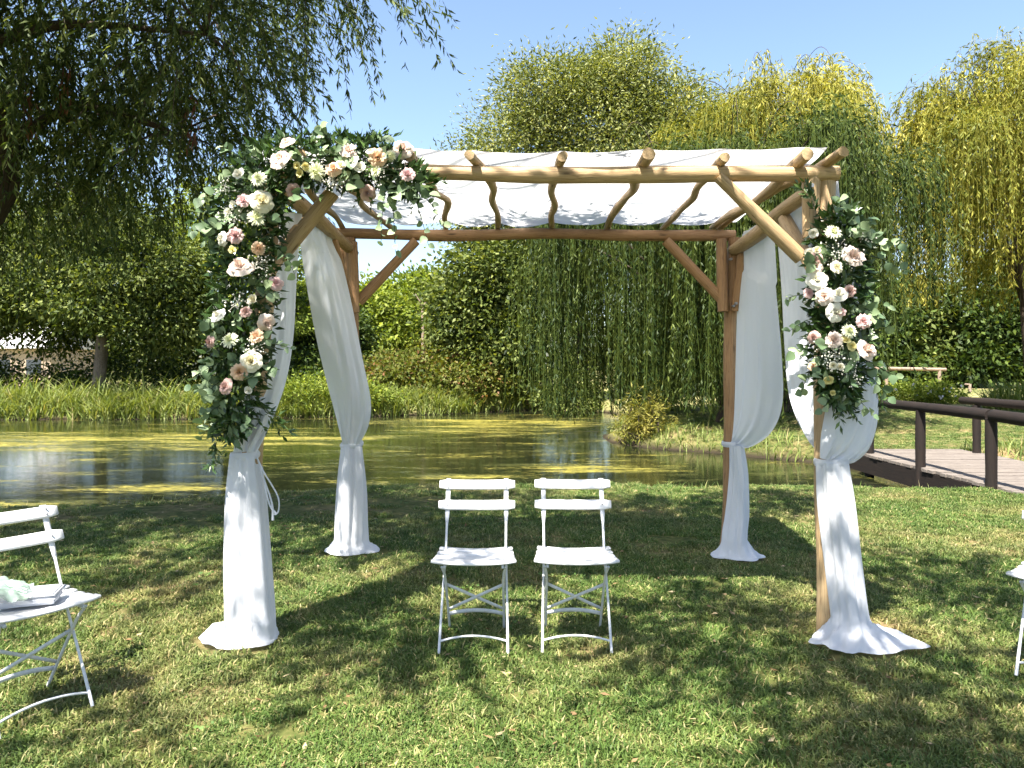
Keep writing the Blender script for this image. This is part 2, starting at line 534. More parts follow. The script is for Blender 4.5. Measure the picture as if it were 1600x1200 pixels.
gx = axis([(-1200, -200, 100), (-200, -40, 10), (-40, -12, 1.0), (-12, 12, .24), (12, 40, 1.0), (40, 200, 10), (200, 1201, 100)])
gy = axis([(-400, -20, 40), (-20, 1, 2.0), (1, 7, .4), (7, 14, .14), (14, 32, .35), (32, 80, 4), (80, 200, 20), (200, 1601, 100)])
GX, GY = np.meshgrid(gx, gy)
GZ = ground_z(GX, GY)
M['ground'] = ground_mat()
ground = link('ground', mesh('ground', np.stack([GX, GY, GZ], -1).reshape(-1, 3), grid_faces(len(gx), len(gy)), M['ground']))
tag(ground, 'dappled lawn ground sloping to the pond and the far meadow', kind='structure')


M['water'] = water_mat()
wv = np.array([(-60, 4, WATER_Z), (40, 4, WATER_Z), (40, 32, WATER_Z), (-60, 32, WATER_Z)], float)
water = link('pond_water', mesh('pond_water', wv, [(0, 1, 2, 3)], M['water'], False))
tag(water, 'still pond water with yellow-green floating algae', kind='structure')


# ------------------------------------------------------------------ foliage builders
def leaf_quads(pos, dirs, length, width, rng, nbias=None, mid=.42):
    """one pointed quad per row"""
    n = len(pos)
    d = unit(dirs)
    r = rng.normal(size=(n, 3))
    if nbias is not None: r = r + nbias
    s = unit(np.cross(d, r))
    nn = np.cross(s, d)
    ln = (np.asarray(length) * np.ones(n))[:, None]; w = (np.asarray(width) * np.ones(n))[:, None]
    bend = nn * ln * rng.uniform(-.12, .12, (n, 1))
    V = np.stack([pos, pos + d * ln * mid + s * w * .5 + bend, pos + d * ln, pos + d * ln * mid - s * w * .5 + bend], 1)
    return V


def leaves_mesh(name, quads, v, mat):
    n = len(quads)
    Fc = np.arange(n * 4).reshape(n, 4)
    return mesh(name, quads.reshape(-1, 3), Fc, mat, False, {'v': np.repeat(np.clip(v, 0, 1), 4)})


def blob_leaves(blobs, leaf, asp, rng, clump=26, spread=.30, droop=.25):
    """blobs: (centre, radii, leaf count). leaves gather in clumps through the outer part of each blob"""
    Q, VV = [], []
    for c, r, n in blobs:
        c = np.array(c, float); r = np.array(r, float) * np.ones(3)
        nc = max(4, int(n / clump))
        u = unit(rng.normal(size=(nc, 3)))
        rad = rng.uniform(.35, 1.0, (nc, 1)) ** .55
        rad *= (1 + .16 * np.sin(u[:, :1] * 5 + c[0]) + .14 * np.sin(u[:, 1:2] * 6 + c[1]) + .14 * np.sin(u[:, 2:] * 7 + c[2]))
        cc = c + u * rad * r
        cv = rng.normal(.5, .24, nc)
        k = rng.integers(0, nc, n)
        sig = spread * (r.mean() ** .5) * rng.uniform(.6, 1.3, (nc, 1))
        off = rng.normal(size=(n, 3)) * sig[k] * np.array((1, 1, .7))
        pos = cc[k] + off
        d = unit(off) * .7 + u[k] * .5 + rng.normal(size=(n, 3)) * .6 + np.array((0, 0, -droop))
        ln = leaf * rng.uniform(.65, 1.25, n)
        Q.append(leaf_quads(pos, d, ln, ln * asp, rng, np.array((0, 0, .8))))
        VV.append(cv[k] + rng.normal(0, .16, n))
    return np.concatenate(Q), np.concatenate(VV)


def limb_set(mb, trunk, blobs, rng, r0, seg=7):
    """limbs from the trunk into every blob, with forks"""
    tl = len(trunk)
    for c, r, n in blobs:
        c = np.array(c, float); r = np.array(r, float) * np.ones(3)
        k = int(np.clip(rng.integers(tl // 2, tl), 0, tl - 1))
        a = trunk[k]
        m = (a + c) / 2 + rng.normal(size=3) * .08 * np.linalg.norm(c - a) + np.array((0, 0, .10 * np.linalg.norm(c - a)))
        rr = r0 * rng.uniform(.3, .5)
        mb.add(*tube([a, m, c], [rr, rr * .7, rr * .35], seg, 9, .08, rng))
        for _ in range(4):
            u = unit(rng.normal(size=3)) * r * .8
            mb.add(*tube([c, c + u * .5 + rng.normal(size=3) * .06 * r, c + u], [rr * .34, rr * .22, rr * .06], 5, 6, 0, rng))


def broadleaf(name, label, base, trunk_top, r0, blobs, leaf, asp, mat, bark, seed, clump=26, spread=.30, droop=.25, group=None, cat='tree'):
    rng = np.random.default_rng(seed)
    base = np.array(base, float); top = np.array(trunk_top, float)
    root = empty(name, base)
    mid = (base + top) / 2 + rng.normal(size=3) * np.array((.06, .06, 0)) * np.linalg.norm(top - base)
    tr = cr([base - (0, 0, .3), base + (top - base) * .08, mid, top], 14)
    mb = MB()
    mb.add(*tube(tr - base, np.linspace(1.0, .42, 14) * r0 * np.concatenate([[1.35, 1.15], np.ones(12)]), 12, None, .08, rng))
    bl = [(np.array(c) - base, r, n) for c, r, n in blobs]
    limb_set(mb, tr - base, bl, rng, r0)
    mb.build('trunk', bark, root)
    q, v = blob_leaves(bl, leaf, asp, rng, clump, spread, droop)
    link('crown', leaves_mesh('crown', q, v, mat), root)
    return tag(root, label, cat, group)


def weeping(name, label, base, zc, hdome, R, n, zmin, seed, mat, leaf=.12, asp=.2, group=None, r0=.28, spray=0, step=.085, lo=.15, squash=1.0, heads=34, tail=.7, over=4.0, short=.46):
    """weeping willow: arching limbs, long hanging strands set with narrow leaves"""
    rng = np.random.default_rng(seed)
    base = np.array(base, float)
    root = empty(name, base)
    mb = MB()
    crown_c = np.array((0, 0, zc - base[2]))
    tr = cr([(0, 0, -.3), (.1, 0, .6), (-.1, .15, crown_c[2] * .55), (.05, 0, crown_c[2])], 12)
    mb.add(*tube(tr, np.linspace(1.15, .5, 12) * r0, 12, None, .1, rng))
    nh = heads
    ha = (np.arange(nh) * 2.399963 + rng.uniform(-.3, .3, nh)) % (2 * math.pi)
    hq = np.sqrt(np.linspace(lo ** 2, .86, nh)); rng.shuffle(hq)
    hl = 1 + .12 * np.sin(3 * ha + seed) + .09 * np.sin(5 * ha + seed * 2)
    hz = crown_c[2] + hdome * np.sqrt(np.clip(1 - hq ** 2, 0, 1)) + rng.normal(0, .42, nh)
    H = np.stack([np.cos(ha) * hq * R * hl, np.sin(ha) * hq * R * squash * hl, hz], 1)
    for k in range(nh):
        st = tr[rng.integers(6, 12)]; e = H[k]
        m = (st + e) / 2 + np.array((0, 0, hdome * .22)) + rng.normal(size=3) * .12
        mb.add(*tube([st, m, e], [r0 * .24, r0 * .13, r0 * .04], 5, 8, .06, rng))
    # strands
    Q, VV, SV, SF = [], [], [], 0
    # strands spring from the head of every limb, so lobes and gaps form
    ti = rng.integers(0, nh, n)
    rho = hq[ti]
    a = ha[ti] + rng.normal(0, 1.0, n) * np.where(hq[ti] < .45, 2.0, 1.0)
    out = np.stack([np.cos(a), np.sin(a), np.zeros(n)], 1)
    st0 = H[ti] + rng.normal(size=(n, 3)) * np.array((.30, .30, .22))
    x0, y0, z0 = st0.T
    ang0 = np.arctan2(y0, x0)
    endz = zmin(ang0) - base[2] + np.abs(rng.normal(0, tail, n)) + (1 - rho) * hdome * .35 + over * np.clip(rho - .70, 0, 1)
    ht = rng.normal(.5, .18, nh)
    tone = ht[ti] + rng.normal(0, .16, n)
    strips, sf, off = [], [], 0
    # long wands arch up out of the crown and let their tips hang
    na_ = 20
    wa = rng.uniform(0, 2 * math.pi, na_)
    for q_ in range(na_):
        o2 = np.array((math.cos(wa[q_]), math.sin(wa[q_]) * squash, 0)); q1 = rng.uniform(.1, .7) * R; ln = rng.uniform(.9, 2.0); hi = rng.uniform(.4, 1.15)
        s0 = o2 * q1 + np.array((0, 0, crown_c[2] + hdome * math.sqrt(max(.05, 1 - (q1 / R) ** 2)) - .3))
        pt = cr([s0, s0 + o2 * ln * .35 + (0, 0, hi * .8), s0 + o2 * ln * .75 + (0, 0, hi), s0 + o2 * ln * 1.05 + (0, 0, hi * .55), s0 + o2 * ln * 1.15 + (0, 0, hi * .1 - .4)], 24)
        mb.add(*tube(pt, np.linspace(.014, .003, 24), 4, None, 0, rng))
        for _ in range(22):
            k0 = int(rng.integers(1, 24)); st = pt[k0]; dl = rng.uniform(.25, 1.0)
            nl = int(dl / step * 1.2); f = rng.uniform(0, 1, nl)[:, None]
            sw = rng.normal(size=3) * .12
            p = st + np.array((0, 0, -dl)) * f + (o2 * .3 + sw) * np.sqrt(f) + rng.normal(size=(nl, 3)) * .012
            ln_ = leaf * rng.uniform(.7, 1.25, nl)
            Q.append(leaf_quads(p, np.array((0, 0, -.8)) + rng.normal(size=(nl, 3)) * .4, ln_, ln_ * asp, rng)); VV.append(rng.normal(.72, .15) + rng.normal(0, .12, nl))
    for i in range(n):
        drop = z0[i] - endz[i]
        if drop < .4: continue
        u_ = rng.random(); drop *= rng.uniform(.10, .42) if u_ < short else (rng.uniform(.45, 1.0) if u_ < short + .28 else 1.0)
        reach = rng.uniform(.15, 1.15); up = rng.uniform(.0, .35)
        L = drop + reach
        m = max(5, int(L / .55))
        t = np.linspace(0, 1, m)
        h = 1 - np.exp(-t * L / .45)
        pts = np.empty((m, 3))
        sway = rng.normal(0, .05, 2)
        pts[:, 0] = x0[i] + out[i, 0] * reach * h + sway[0] * t * L
        pts[:, 1] = y0[i] + out[i, 1] * reach * h + sway[1] * t * L
        pts[:, 2] = z0[i] + up * np.sin(np.clip(t * L / .9, 0, 1) * math.pi) - np.clip(t * L - .25, 0, None) * (drop / max(L - .25, .1))
        nl = int(L / step)
        u = np.sort(rng.uniform(.03, 1, nl)) * (m - 1)
        k = np.clip(u.astype(int), 0, m - 2); f = (u - k)[:, None]
        p = pts[k] * (1 - f) + pts[k + 1] * f
        tg = unit(pts[k + 1] - pts[k])
        side = rng.normal(size=(nl, 3)); side[:, 2] *= .3
        d = tg * .9 + unit(side) * .62
        ln = leaf * rng.uniform(.7, 1.25, nl)
        Q.append(leaf_quads(p, d, ln, ln * asp, rng))
        VV.append(tone[i] + rng.normal(0, .14, nl))
        w = np.array((.006, .003, 0))
        sv = np.stack([pts - w, pts + w], 1).reshape(-1, 3)
        j = np.arange(m - 1)[:, None] * 2 + off
        sf.append(np.hstack([j, j + 1, j + 3, j + 2])); strips.append(sv); off += 2 * m
    mb.build('trunk', M['bark'], root)
    q = np.concatenate(Q); v = np.concatenate(VV)
    link('crown', leaves_mesh('crown', q, v, mat), root)
    sm = mesh('strand', np.concatenate(strips), np.concatenate(sf), mat, False, {'v': np.full(off, .75)})
    so = link('twigs', sm, root); so['kind'] = 'stuff'
    return tag(root, label, 'tree', group)


# ------------------------------------------------------------------ near willow on the left: its crown reaches over the lawn and dapples it
def near_willow():
    rng = np.random.default_rng(21)
    base = np.array((-6.0, 6.3, 0.0))
    root = empty('willow_tree', base)
    mb = MB()
    tr = cr([(-6.0, 6.3, -.3), (-5.9, 6.3, .6), (-5.0, 6.25, 2.3), (-4.25, 6.1, 3.15), (-4.3, 5.5, 4.6), (-4.0, 4.6, 6.0)], 22)
    mb.add(*tube(tr - base, np.linspace(.30, .09, 22), 14, None, .10, rng))
    sprays = []                                   # (origin, direction, length)
    def fill(c, r, n, droop, br=.055, big=1.0):
        c = np.array(c, float); r = np.array(r, float)
        k = np.argmin(np.linalg.norm(tr[8:] - c, axis=1)) + 8
        a = tr[k]
        dist = np.linalg.norm(c - a)
        m = (a + c) / 2 + rng.normal(size=3) * .07 * dist + np.array((0, 0, .12 * dist))
        mb.add(*tube(np.array([a, m, c]) - base, [br, br * .65, br * .25], 7, 10, .08, rng))
        for _ in range(5):
            u = unit(rng.normal(size=3)) * r
            mb.add(*tube(np.array([c, c + u * .5 + (0, 0, .1), c + u]) - base, [.013, .009, .004], 5, 6, 0, rng))
        for _ in range(n):
            u = unit(rng.normal(size=3)); rad = rng.uniform(.1, 1) ** .5
            o = c + u * r * rad
            d = u * .8 + rng.normal(size=3) * .35; d[2] -= droop
            sprays.append((o, unit(d), rng.uniform(.35, .75), big))
    # part of the crown that hangs into the picture
    for c, r, n, dr in [((-3.3, 6.2, 4.7), (1.5, 1.4, 1.0), 780, .5), ((-4.4, 6.6, 3.85), (1.3, 1.2, .8), 600, .6), ((-5.2, 7.4, 3.3), (1.0, 1.0, .6), 120, .8),
                        ((-1.55, 5.6, 4.65), (.85, 1.0, .40), 120, .45), ((-2.35, 5.7, 4.05), (.62, .8, .50), 150, .7), ((-2.9, 6.4, 3.5), (.8, .8, .5), 230, .7), ((-3.9, 5.6, 4.3), (1.0, .8, .8), 200, .8),
                        ((-2.2, 6.6, 5.3), (1.1, 1.1, .6), 180, .5), ((-5.6, 7.5, 4.4), (1.6, 1.6, 1.2), 240, .6), ((-4.0, 5.3, 5.2), (1.3, 1.0, .8), 150, .5)]:
        fill(c, r, n, dr)
    # unseen rest of the crown, its clumps and enlarged leaves shaped to cast lawn dapples
    for x, y, z, r, n in SHADE:
        fill((x, y, z), (r, r, r * .5), n, .45, .022, 1.35)
    Q, VV, TW = [], [], MB()
    for o, d, ln, big in sprays:
        m = 9
        t = np.linspace(0, 1, m)[:, None]
        pts = o + d * ln * t + np.array((0, 0, -.42 * ln)) * t ** 2
        nl = int(ln / (.0165 if big == 1 else .022))
        u = rng.uniform(.05, 1, nl) * (m - 1); k = np.clip(u.astype(int), 0, m - 2); f = (u - k)[:, None]
        p = pts[k] * (1 - f) + pts[k + 1] * f; tg = unit(pts[k + 1] - pts[k])
        s = rng.normal(size=(nl, 3))
        dd = tg * .8 + unit(s) * .75 + np.array((0, 0, -.25))
        l = rng.uniform(.05, .095, nl) * (big if big == 1 else 1.75)
        Q.append(leaf_quads(p, dd, l, l * (.21 if big == 1 else .27), rng)); VV.append(rng.normal(.45, .1) + rng.normal(0, .2, nl))
        if rng.random() < .25:
            TW.add(*tube((pts - base)[::4], [.004, .003, .0015], 3))
    q = np.concatenate(Q) - base
    mb.build('trunk', M['bark'], root)
    link('crown', leaves_mesh('crown', q, np.concatenate(VV), M['near_willow']), root)
    TW.build('twigs', M['bark'], root)['kind'] = 'stuff'
    # a few withered sprays hang among the green ones
    Q, VV = [], []
    for px, py, d in [(103, 140, 5.6), (45, 170, 5.7), (300, 190, 5.8)]:
        o = P(px, py - 40, d)
        n = 34
        t = rng.uniform(0, 1, n)[:, None]
        p = o + np.array((0, 0, -.42)) * t + rng.normal(size=(n, 3)) * .02
        l = rng.uniform(.06, .10, n)
        Q.append(leaf_quads(p, np.array((0, 0, -1.)) + rng.normal(size=(n, 3)) * .3, l, l * .2, rng)); VV.append(rng.uniform(0, 1, n))
    w = link('withered_sprays', leaves_mesh('withered_sprays', np.concatenate(Q) - base, np.concatenate(VV), M['catkin']), root)
    w['kind'] = 'stuff'
    tag(root, 'dark overhanging willow with drooping narrow leaves in the near upper left corner', 'tree')


SHADE = []
_r = np.random.default_rng(5)
for gxx in np.arange(-6.0, 3.6, 1.05):
    for gyy in np.arange(-2.4, 5.2, 1.05):
        x = gxx + _r.uniform(-.45, .45); y = gyy + _r.uniform(-.45, .45)
        z = max(_r.uniform(4.6, 5.9), 1.5 + .52 * y + 1.75)
        gx_, gy_ = x + .29 * z, y + .49 * z               # where its shade falls on the lawn
        keep = .44  # odds of an unseen clump, set by where its shade should fall
        if gx_ < -1.5 and gy_ > 4.4: keep = .80
        if gx_ < 3.4 and gy_ > 4.7: keep = .72
        if gx_ > 3.2 and gy_ > 5.2: keep = .22
        if gy_ < 3.9 and gx_ > -.6: keep = .34
        if gy_ > 6.2 and gx_ < 3: keep = .90
        if -1.3 < x + .29 * (z - 2.6) < 2 and 3.7 < y + .49 * (z - 2.6) < 6: keep *= .15
        for qx in (1.75, -1.35):
            if math.hypot(x + .29 * (z - 2.2) - qx, y + .49 * (z - 2.2) - 3.85) < .85: keep *= .35
        if gx_ > .4 and gy_ < 5.2: keep *= .62
        keep += .25 * float(vnoise(np.array([gx_ * .8]), np.array([gy_ * .8]), 77)[0])
        if _r.random() < keep:
            SHADE.append((x, y, z, _r.uniform(.42, .72), int(_r.uniform(75, 130))))
near_willow()

# ------------------------------------------------------------------ trees across the water
g0 = 0.0
# big airy silver-leaved tree in the middle
broadleaf('broadleaf_tree', 'tall round silvery green tree rising behind the canopy in the middle', (3.2, 33, 0), (3.4, 33, 8.0), .34,
          [((3.5, 33, 12.2), (3.4, 3.0, 2.9), 26000), ((.2, 33, 10.4), (2.6, 2.6, 2.4), 15000), ((6.6, 33.5, 11.0), (2.7, 2.6, 2.7), 17000),
           ((1.6, 32.4, 13.4), (2.0, 2.0, 1.6), 9000), ((5.0, 33, 14.4), (2.0, 1.9, 1.5), 9000), ((-1.7, 33, 9.2), (2.0, 2.0, 1.9), 9000),
           ((3.0, 32, 8.4), (3.6, 2.4, 2.0), 13000), ((8.8, 34, 10.6), (2.2, 2.2, 2.3), 9000), ((7.4, 33, 12.9), (1.7, 1.7, 1.5), 6000), ((-.3, 32.5, 7.3), (2.4, 2.0, 1.5), 7000)],
          .21, .30, M['olive'], M['bark'], 31, 30, .34)
# darker leafy tree below it
broadleaf('broadleaf_tree', 'dark leafy tree left of the hanging willow strands behind the pond', (-.9, 31, 0), (-.7, 31, 4.5), .2,
          [((-.8, 31, 5.3), (1.7, 1.7, 1.7), 9000), ((-1.9, 31, 3.6), (1.5, 1.6, 1.5), 7000), ((.5, 31, 3.6), (1.6, 1.6, 1.6), 8000), ((-.6, 30.6, 2.2), (2.0, 1.4, 1.2), 7000), ((1.8, 31.2, 5.0), (1.5, 1.5, 1.6), 6000)],
          .24, .5, M['mid'], M['bark'], 32, 24, .30)
# bright sunlit trees on the left of the gap
for k, (x, y, h, w, lab) in enumerate([(-8.6, 43, 6.6, 3.0, 'bright yellow-green tree seen under the left end of the rear beam'),
                                       (-5.4, 45, 7.6, 2.9, 'bright sunlit tree under the gap in the rear beam, nearest the dark tree'),
                                       (-11.6, 42, 6.4, 2.6, 'bright sunlit tree behind the left rear drape')]):
    broadleaf('broadleaf_tree', lab, (x, y, 0), (x, y, h * .5), .2,
              [((x, y, h * .72), (w * .8, w * .7, h * .25), 8000), ((x - w * .6, y - .5, h * .5), (w * .7, w * .7, h * .25), 6000), ((x + w * .6, y - .5, h * .52), (w * .7, w * .7, h * .25), 6000), ((x, y - 1, h * .28), (w, w * .6, h * .22), 6500)],
              .30, .5, M['bright'], M['bark'], 40 + k, 24, .30, group='bright trees across the pond')
# left bank trees
for k, (x, y, h, w, mt, lab) in enumerate([
    (-15.4, 27.5, 8.4, 3.0, 'mid', 'tree with a bare brown trunk standing on the far bank at left'),
    (-20.5, 29, 8.5, 3.2, 'mid', 'dark tree at the left frame edge behind the reed bank'),
    (-11.4, 30, 9.6, 2.5, 'bright', 'leafy green tree between the bare-trunked tree and the left flower garland'),
    (-9.6, 34, 5.0, 2.2, 'deep', 'low dark tree filling the gap behind the left front drape')]):
    blobs = [((x, y, h * .80), (w * .85, w * .8, h * .17), 8500), ((x - w * .65, y - .4, h * .62), (w * .75, w * .7, h * .17), 7500), ((x + w * .65, y - .4, h * .62), (w * .75, w * .7, h * .17), 7500),
             ((x + w * .2, y - 1.0, h * .47), (w * .9, w * .6, h * .15), 7500), ((x - w * .7, y, h * (.50 if k == 0 else .40)), (w * .6, w * .6, h * .13), 4500), ((x + w * .85, y, h * .38), (w * .6, w * .6, h * .14), 5000)]
    if k == 2: blobs = [(c, r, int(n * .62)) for c, r, n in blobs]
    broadleaf('broadleaf_tree', lab, (x, y, 0), (x + .2, y, h * .72), .30, blobs, .22, .42, M[mt], M['bark_pale'] if k == 0 else M['bark'], 50 + k, 30, .24, group='trees on the left bank')

# weeping willows on the right bank
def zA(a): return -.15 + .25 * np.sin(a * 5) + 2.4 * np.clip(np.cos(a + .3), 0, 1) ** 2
weeping('weeping_willow', 'weeping willow trailing dark strands into the pond behind the right rear post', (5.6, 19.4, 0), 4.7, 2.2, 4.2, 4000, zA, 61, M['willow_shaded'], .145, .22, 'weeping willows', step=.105, heads=60, tail=.45, over=2.2, short=.34)
def zB(a): return 2.7 + .5 * np.sin(a * 3 + .5)
weeping('weeping_willow', 'tall yellow-green weeping willow rising above the right end of the canopy', (8.3, 23, 0), 6.6, 3.3, 3.3, 2900, zB, 62, M['willow'], .16, .23, 'weeping willows', .32, step=.105, heads=26)
def zC(a): return 2.9 + .4 * np.sin(a * 4)
weeping('weeping_willow', 'yellow-green weeping willow at the right frame edge above the footbridge', (14.9, 21, 0), 6.2, 3.3, 4.0, 3100, zC, 63, M['willow'], .16, .23, 'weeping willows', .32, step=.105, heads=32)

# dark wood behind the right meadow
for k, (x, y, h, w, mt, lab) in enumerate([
    (22.5, 50, 9, 3.4, 'deep', 'dark tree behind the far handrail, nearest the garland on the right'),
    (28.0, 52, 8, 3.2, 'mid', 'green tree between the two darkest trees behind the right meadow'),
    (33.5, 50, 9.5, 3.4, 'deep', 'dark tree at the right frame edge behind the meadow'),
    (17.5, 52, 8.5, 3.2, 'deep', 'dark tree behind the right front drape beyond the meadow'),
    (11.5, 48, 8.0, 3.4, 'mid', 'green tree far behind the trailing willow')]):
    blobs = [((x, y, h * .78), (w * .8, w * .8, h * .2), 3300), ((x - w * .5, y - .6, h * .5), (w * .8, w * .7, h * .2), 3200), ((x + w * .5, y - .6, h * .5), (w * .8, w * .7, h * .2), 3200),
             ((x, y - 1.2, h * .26), (w * 1.0, w * .6, h * .18), 3600), ((x - w * .7, y - 1.4, h * .14), (w * .7, w * .5, h * .13), 3000), ((x + w * .7, y - 1.4, h * .14), (w * .7, w * .5, h * .13), 3000)]
    broadleaf('broadleaf_tree', lab, (x, y, 0), (x, y, h * .6), .22, blobs, .42, .5, M[mt], M['bark'], 70 + k, 22, .34, group='trees behind the right meadow')


def far_wood():
    rng = np.random.default_rng(80)
    blobs = []
    for x in np.arange(-95, 96, 5.0):
        h = rng.uniform(4.5, 7.5)
        blobs.append(((x, 82 + rng.uniform(-3, 3), h * .5), (4.0, 3.0, h * .5), 1300))
    q, v = blob_leaves(blobs, .70, .55, rng, 20, .45)
    o = link('distant_wood', leaves_mesh('distant_wood', q, v, M['mid']))
    tag(o, 'far wood closing the horizon behind the trees', 'wood', kind='stuff')


far_wood()


def shrub(name, label, blobs, leaf, asp, mat, seed, clump=20, spread=.22, cat='shrub', stems=5):
    rng = np.random.default_rng(seed)
    c0 = np.array(blobs[0][0], float); base = np.array((c0[0], c0[1], gz(c0[0], c0[1])))
    root = empty(name, base)
    bl = [(np.array(c) - base, r, n) for c, r, n in blobs]
    mb = MB()
    for c, r, n in bl:
        for _ in range(stems):
            e = c + unit(rng.normal(size=3)) * np.array(r) * .7
            st = np.array((c[0] * .8 + rng.normal() * .15, c[1] * .8 + rng.normal() * .15, -.1))
            mb.add(*tube([st, (st + e) / 2 + rng.normal(size=3) * .08, e], [.025, .018, .006], 5, 6, 0, rng))
    mb.build('stems', M['bark'], root)['kind'] = 'stuff'
    q, v = blob_leaves(bl, leaf, asp, rng, clump, spread)
    q[..., 2] = np.maximum(q[..., 2], -.1)
    link('foliage', leaves_mesh('foliage', q, v, mat), root)
    return tag(root, label, cat)


shrub('bramble_thicket', 'reddish green bramble mound on the far bank behind the chairs',
      [((-3.9, 30, .9), (2.4, 1.8, 1.1), 9000), ((-1.6, 30, .9), (1.9, 1.6, .95), 7000), ((-6.0, 30.5, .8), (1.8, 1.6, 1.0), 6000), ((.2, 30.6, .5), (1.4, 1.2, .7), 4000)], .17, .6, M['bramble'], 91, cat='bramble')
shrub('waterside_shrub', 'fresh green shrub among the reeds left of the bramble mound', [((-7.2, 26.4, .4), (1.3, .9, .65), 4500), ((-5.4, 26.6, .35), (1.1, .8, .55), 3500), ((-9.0, 26.2, .4), (1.0, .9, .7), 3000)], .15, .4, M['bright'], 92)
shrub('yellow_shrub', 'small yellow willow bush at the tip of the right bank', [((2.95, 16.9, .22), (.30, .30, .40), 800), ((3.2, 16.9, .62), (.16, .18, .34), 380), ((2.7, 17.0, .05), (.34, .3, .24), 500), ((3.3, 17.0, .1), (.36, .3, .26), 500), ((2.85, 16.9, .6), (.10, .12, .30), 160)], .13, .22, M['yellow'], 93)
shrub('flowering_shrub', 'low green shrub with pale blossoms below the far handrail', [((14.9, 28, .3), (1.0, .7, .5), 3200), ((16.4, 28.4, .3), (.9, .7, .45), 2600)], .14, .5, M['bright'], 94)
shrub('waterside_shrub', 'dull green bush left of the trailing willow at the water edge', [((2.2, 26.9, .5), (1.2, 1.0, .9), 3500)], .15, .4, M['mid'], 95)
shrub('waterside_shrub', 'dull green bush deep behind the trailing willow strands', [((4.9, 24.5, .6), (1.2, 1.0, 1.0), 3500)], .15, .4, M['mid'], 98)
_u = shrub('undergrowth', 'dark undergrowth beneath the bare-trunked tree on the left bank', [((-15.6, 30.5, 1.0), (2.2, 1.2, 1.5), 6000), ((-11.5, 30, .9), (2.4, 1.0, 1.3), 6000), ((-22.5, 31, .9), (2.2, 1.0, 1.4), 4500), ((-19.4, 31.5, .5), (1.5, 1.0, .9), 3000)], .18, .5, M['deep'], 96)
_u['kind'] = 'stuff'
shrub('waterside_shrub', 'dark low bushes between the left drapes on the far bank', [((-8.4, 29.5, .9), (1.6, .9, 1.2), 5000)], .17, .45, M['deep'], 97)
# pale blossoms of the flowering shrub
_b = bpy.data.objects['flowering_shrub']
rg = np.random.default_rng(3)
fl = np.stack([rg.uniform(-.9, 2.3, 26), rg.uniform(-.75, -.4, 26), rg.uniform(.2, .75, 26)], 1)
link('blossoms', leaves_mesh('blossoms', leaf_quads(fl, rg.normal(size=(26, 3)), .12, .10, rg), np.ones(26), petal_mat('white_blossom', (.85, .8, .8), (.8, .7, .7))), _b)['kind'] = 'stuff'


def blades(name, label, pts, h, w, lean, mat, seed, cat, seg=3):
    """curved blades standing at pts: one object of uncountable stuff"""
    rng = np.random.default_rng(seed)
    n = len(pts)
    a = rng.uniform(0, 2 * math.pi, n); dr = np.stack([np.cos(a), np.sin(a), np.zeros(n)], 1)
    sd = np.stack([-np.sin(a + rng.normal(0, .8, n)), np.cos(a), np.zeros(n)], 1)
    hh = h * rng.uniform(.5, 1.15, n); ww = w * rng.uniform(.7, 1.2, n); le = lean * rng.uniform(.2, 1.3, n)
    rows = []
    for k in range(seg + 1):
        t = k / seg
        c = pts + dr * (le * hh * t ** 2)[:, None] + np.array((0, 0, 1.)) * (hh * (t - .28 * le * t ** 3))[:, None]
        wd = (ww * (1 - t ** 2.2) * .5 + .0004)[:, None]
        rows += [c - sd * wd, c + sd * wd]
    V = np.stack(rows, 1)                                 # n, 2(seg+1), 3
    j = np.arange(seg)[None, :, None] * 2 + np.array([0, 1, 3, 2])[None, None, :]
    Fc = (j + (np.arange(n) * 2 * (seg + 1))[:, None, None]).reshape(-1, 4)
    v = np.repeat(np.clip(rng.normal(.5, .22, n), 0, 1), 2 * (seg + 1))
    o = link(name, mesh(name, V.reshape(-1, 3), Fc, mat, False, {'v': v}))
    return tag(o, label, cat, kind='stuff')


def scatter(x0, x1, y0, y1, n, seed, cond):
    rng = np.random.default_rng(seed)
    x = rng.uniform(x0, x1, n); y = rng.uniform(y0, y1, n)
    k = cond(x, y, rng); x, y = x[k], y[k]
    return np.stack([x, y, ground_z(x, y)], 1)


sdf = pond_sd
far_side = scatter(-26, 3.5, 23.5, 33, 150000, 101, lambda x, y, r: (sdf(x, y) > -.12) & (sdf(x, y) < 2.2 + .6 * vnoise(x * .6, y * .6, 9)) & (r.random(len(x)) < .55 + .4 * vnoise(x * .8, y * .8, 4)))
blades('reed_bed', 'tall pale green reeds lining the far bank of the pond', far_side, .85, .042, 1.05, M['reed'], 102, 'reeds', 2)
tall = scatter(-24, -5, 24.5, 28, 2500, 103, lambda x, y, r: (sdf(x, y) > .2) & (sdf(x, y) < 2.0))
blades('tall_reeds', 'taller arching reed stems above the left reed bank', tall, 1.35, .05, .8, M['reed'], 104, 'reeds', 4)
right_bank = scatter(2.5, 11, 12, 26, 16000, 105, lambda x, y, r: (sdf(x, y) > -.1) & (sdf(x, y) < .7) & ((x < 5.6) | (x > 7.9)))
blades('bank_grass', 'rough grass along the right bank below the willow', right_bank, .34, .02, .8, M['reed'], 106, 'grass')
rr = scatter(13.5, 22, 22, 28, 5000, 107, lambda x, y, r: (np.hypot((x - 18.4) / 2.6, (y - 24.5) / 1.6) < 1))
blades('meadow_reeds', 'patch of tall reeds at the right edge behind the footbridge rail', rr, 1.15, .05, .7, M['reed'], 108, 'reeds')
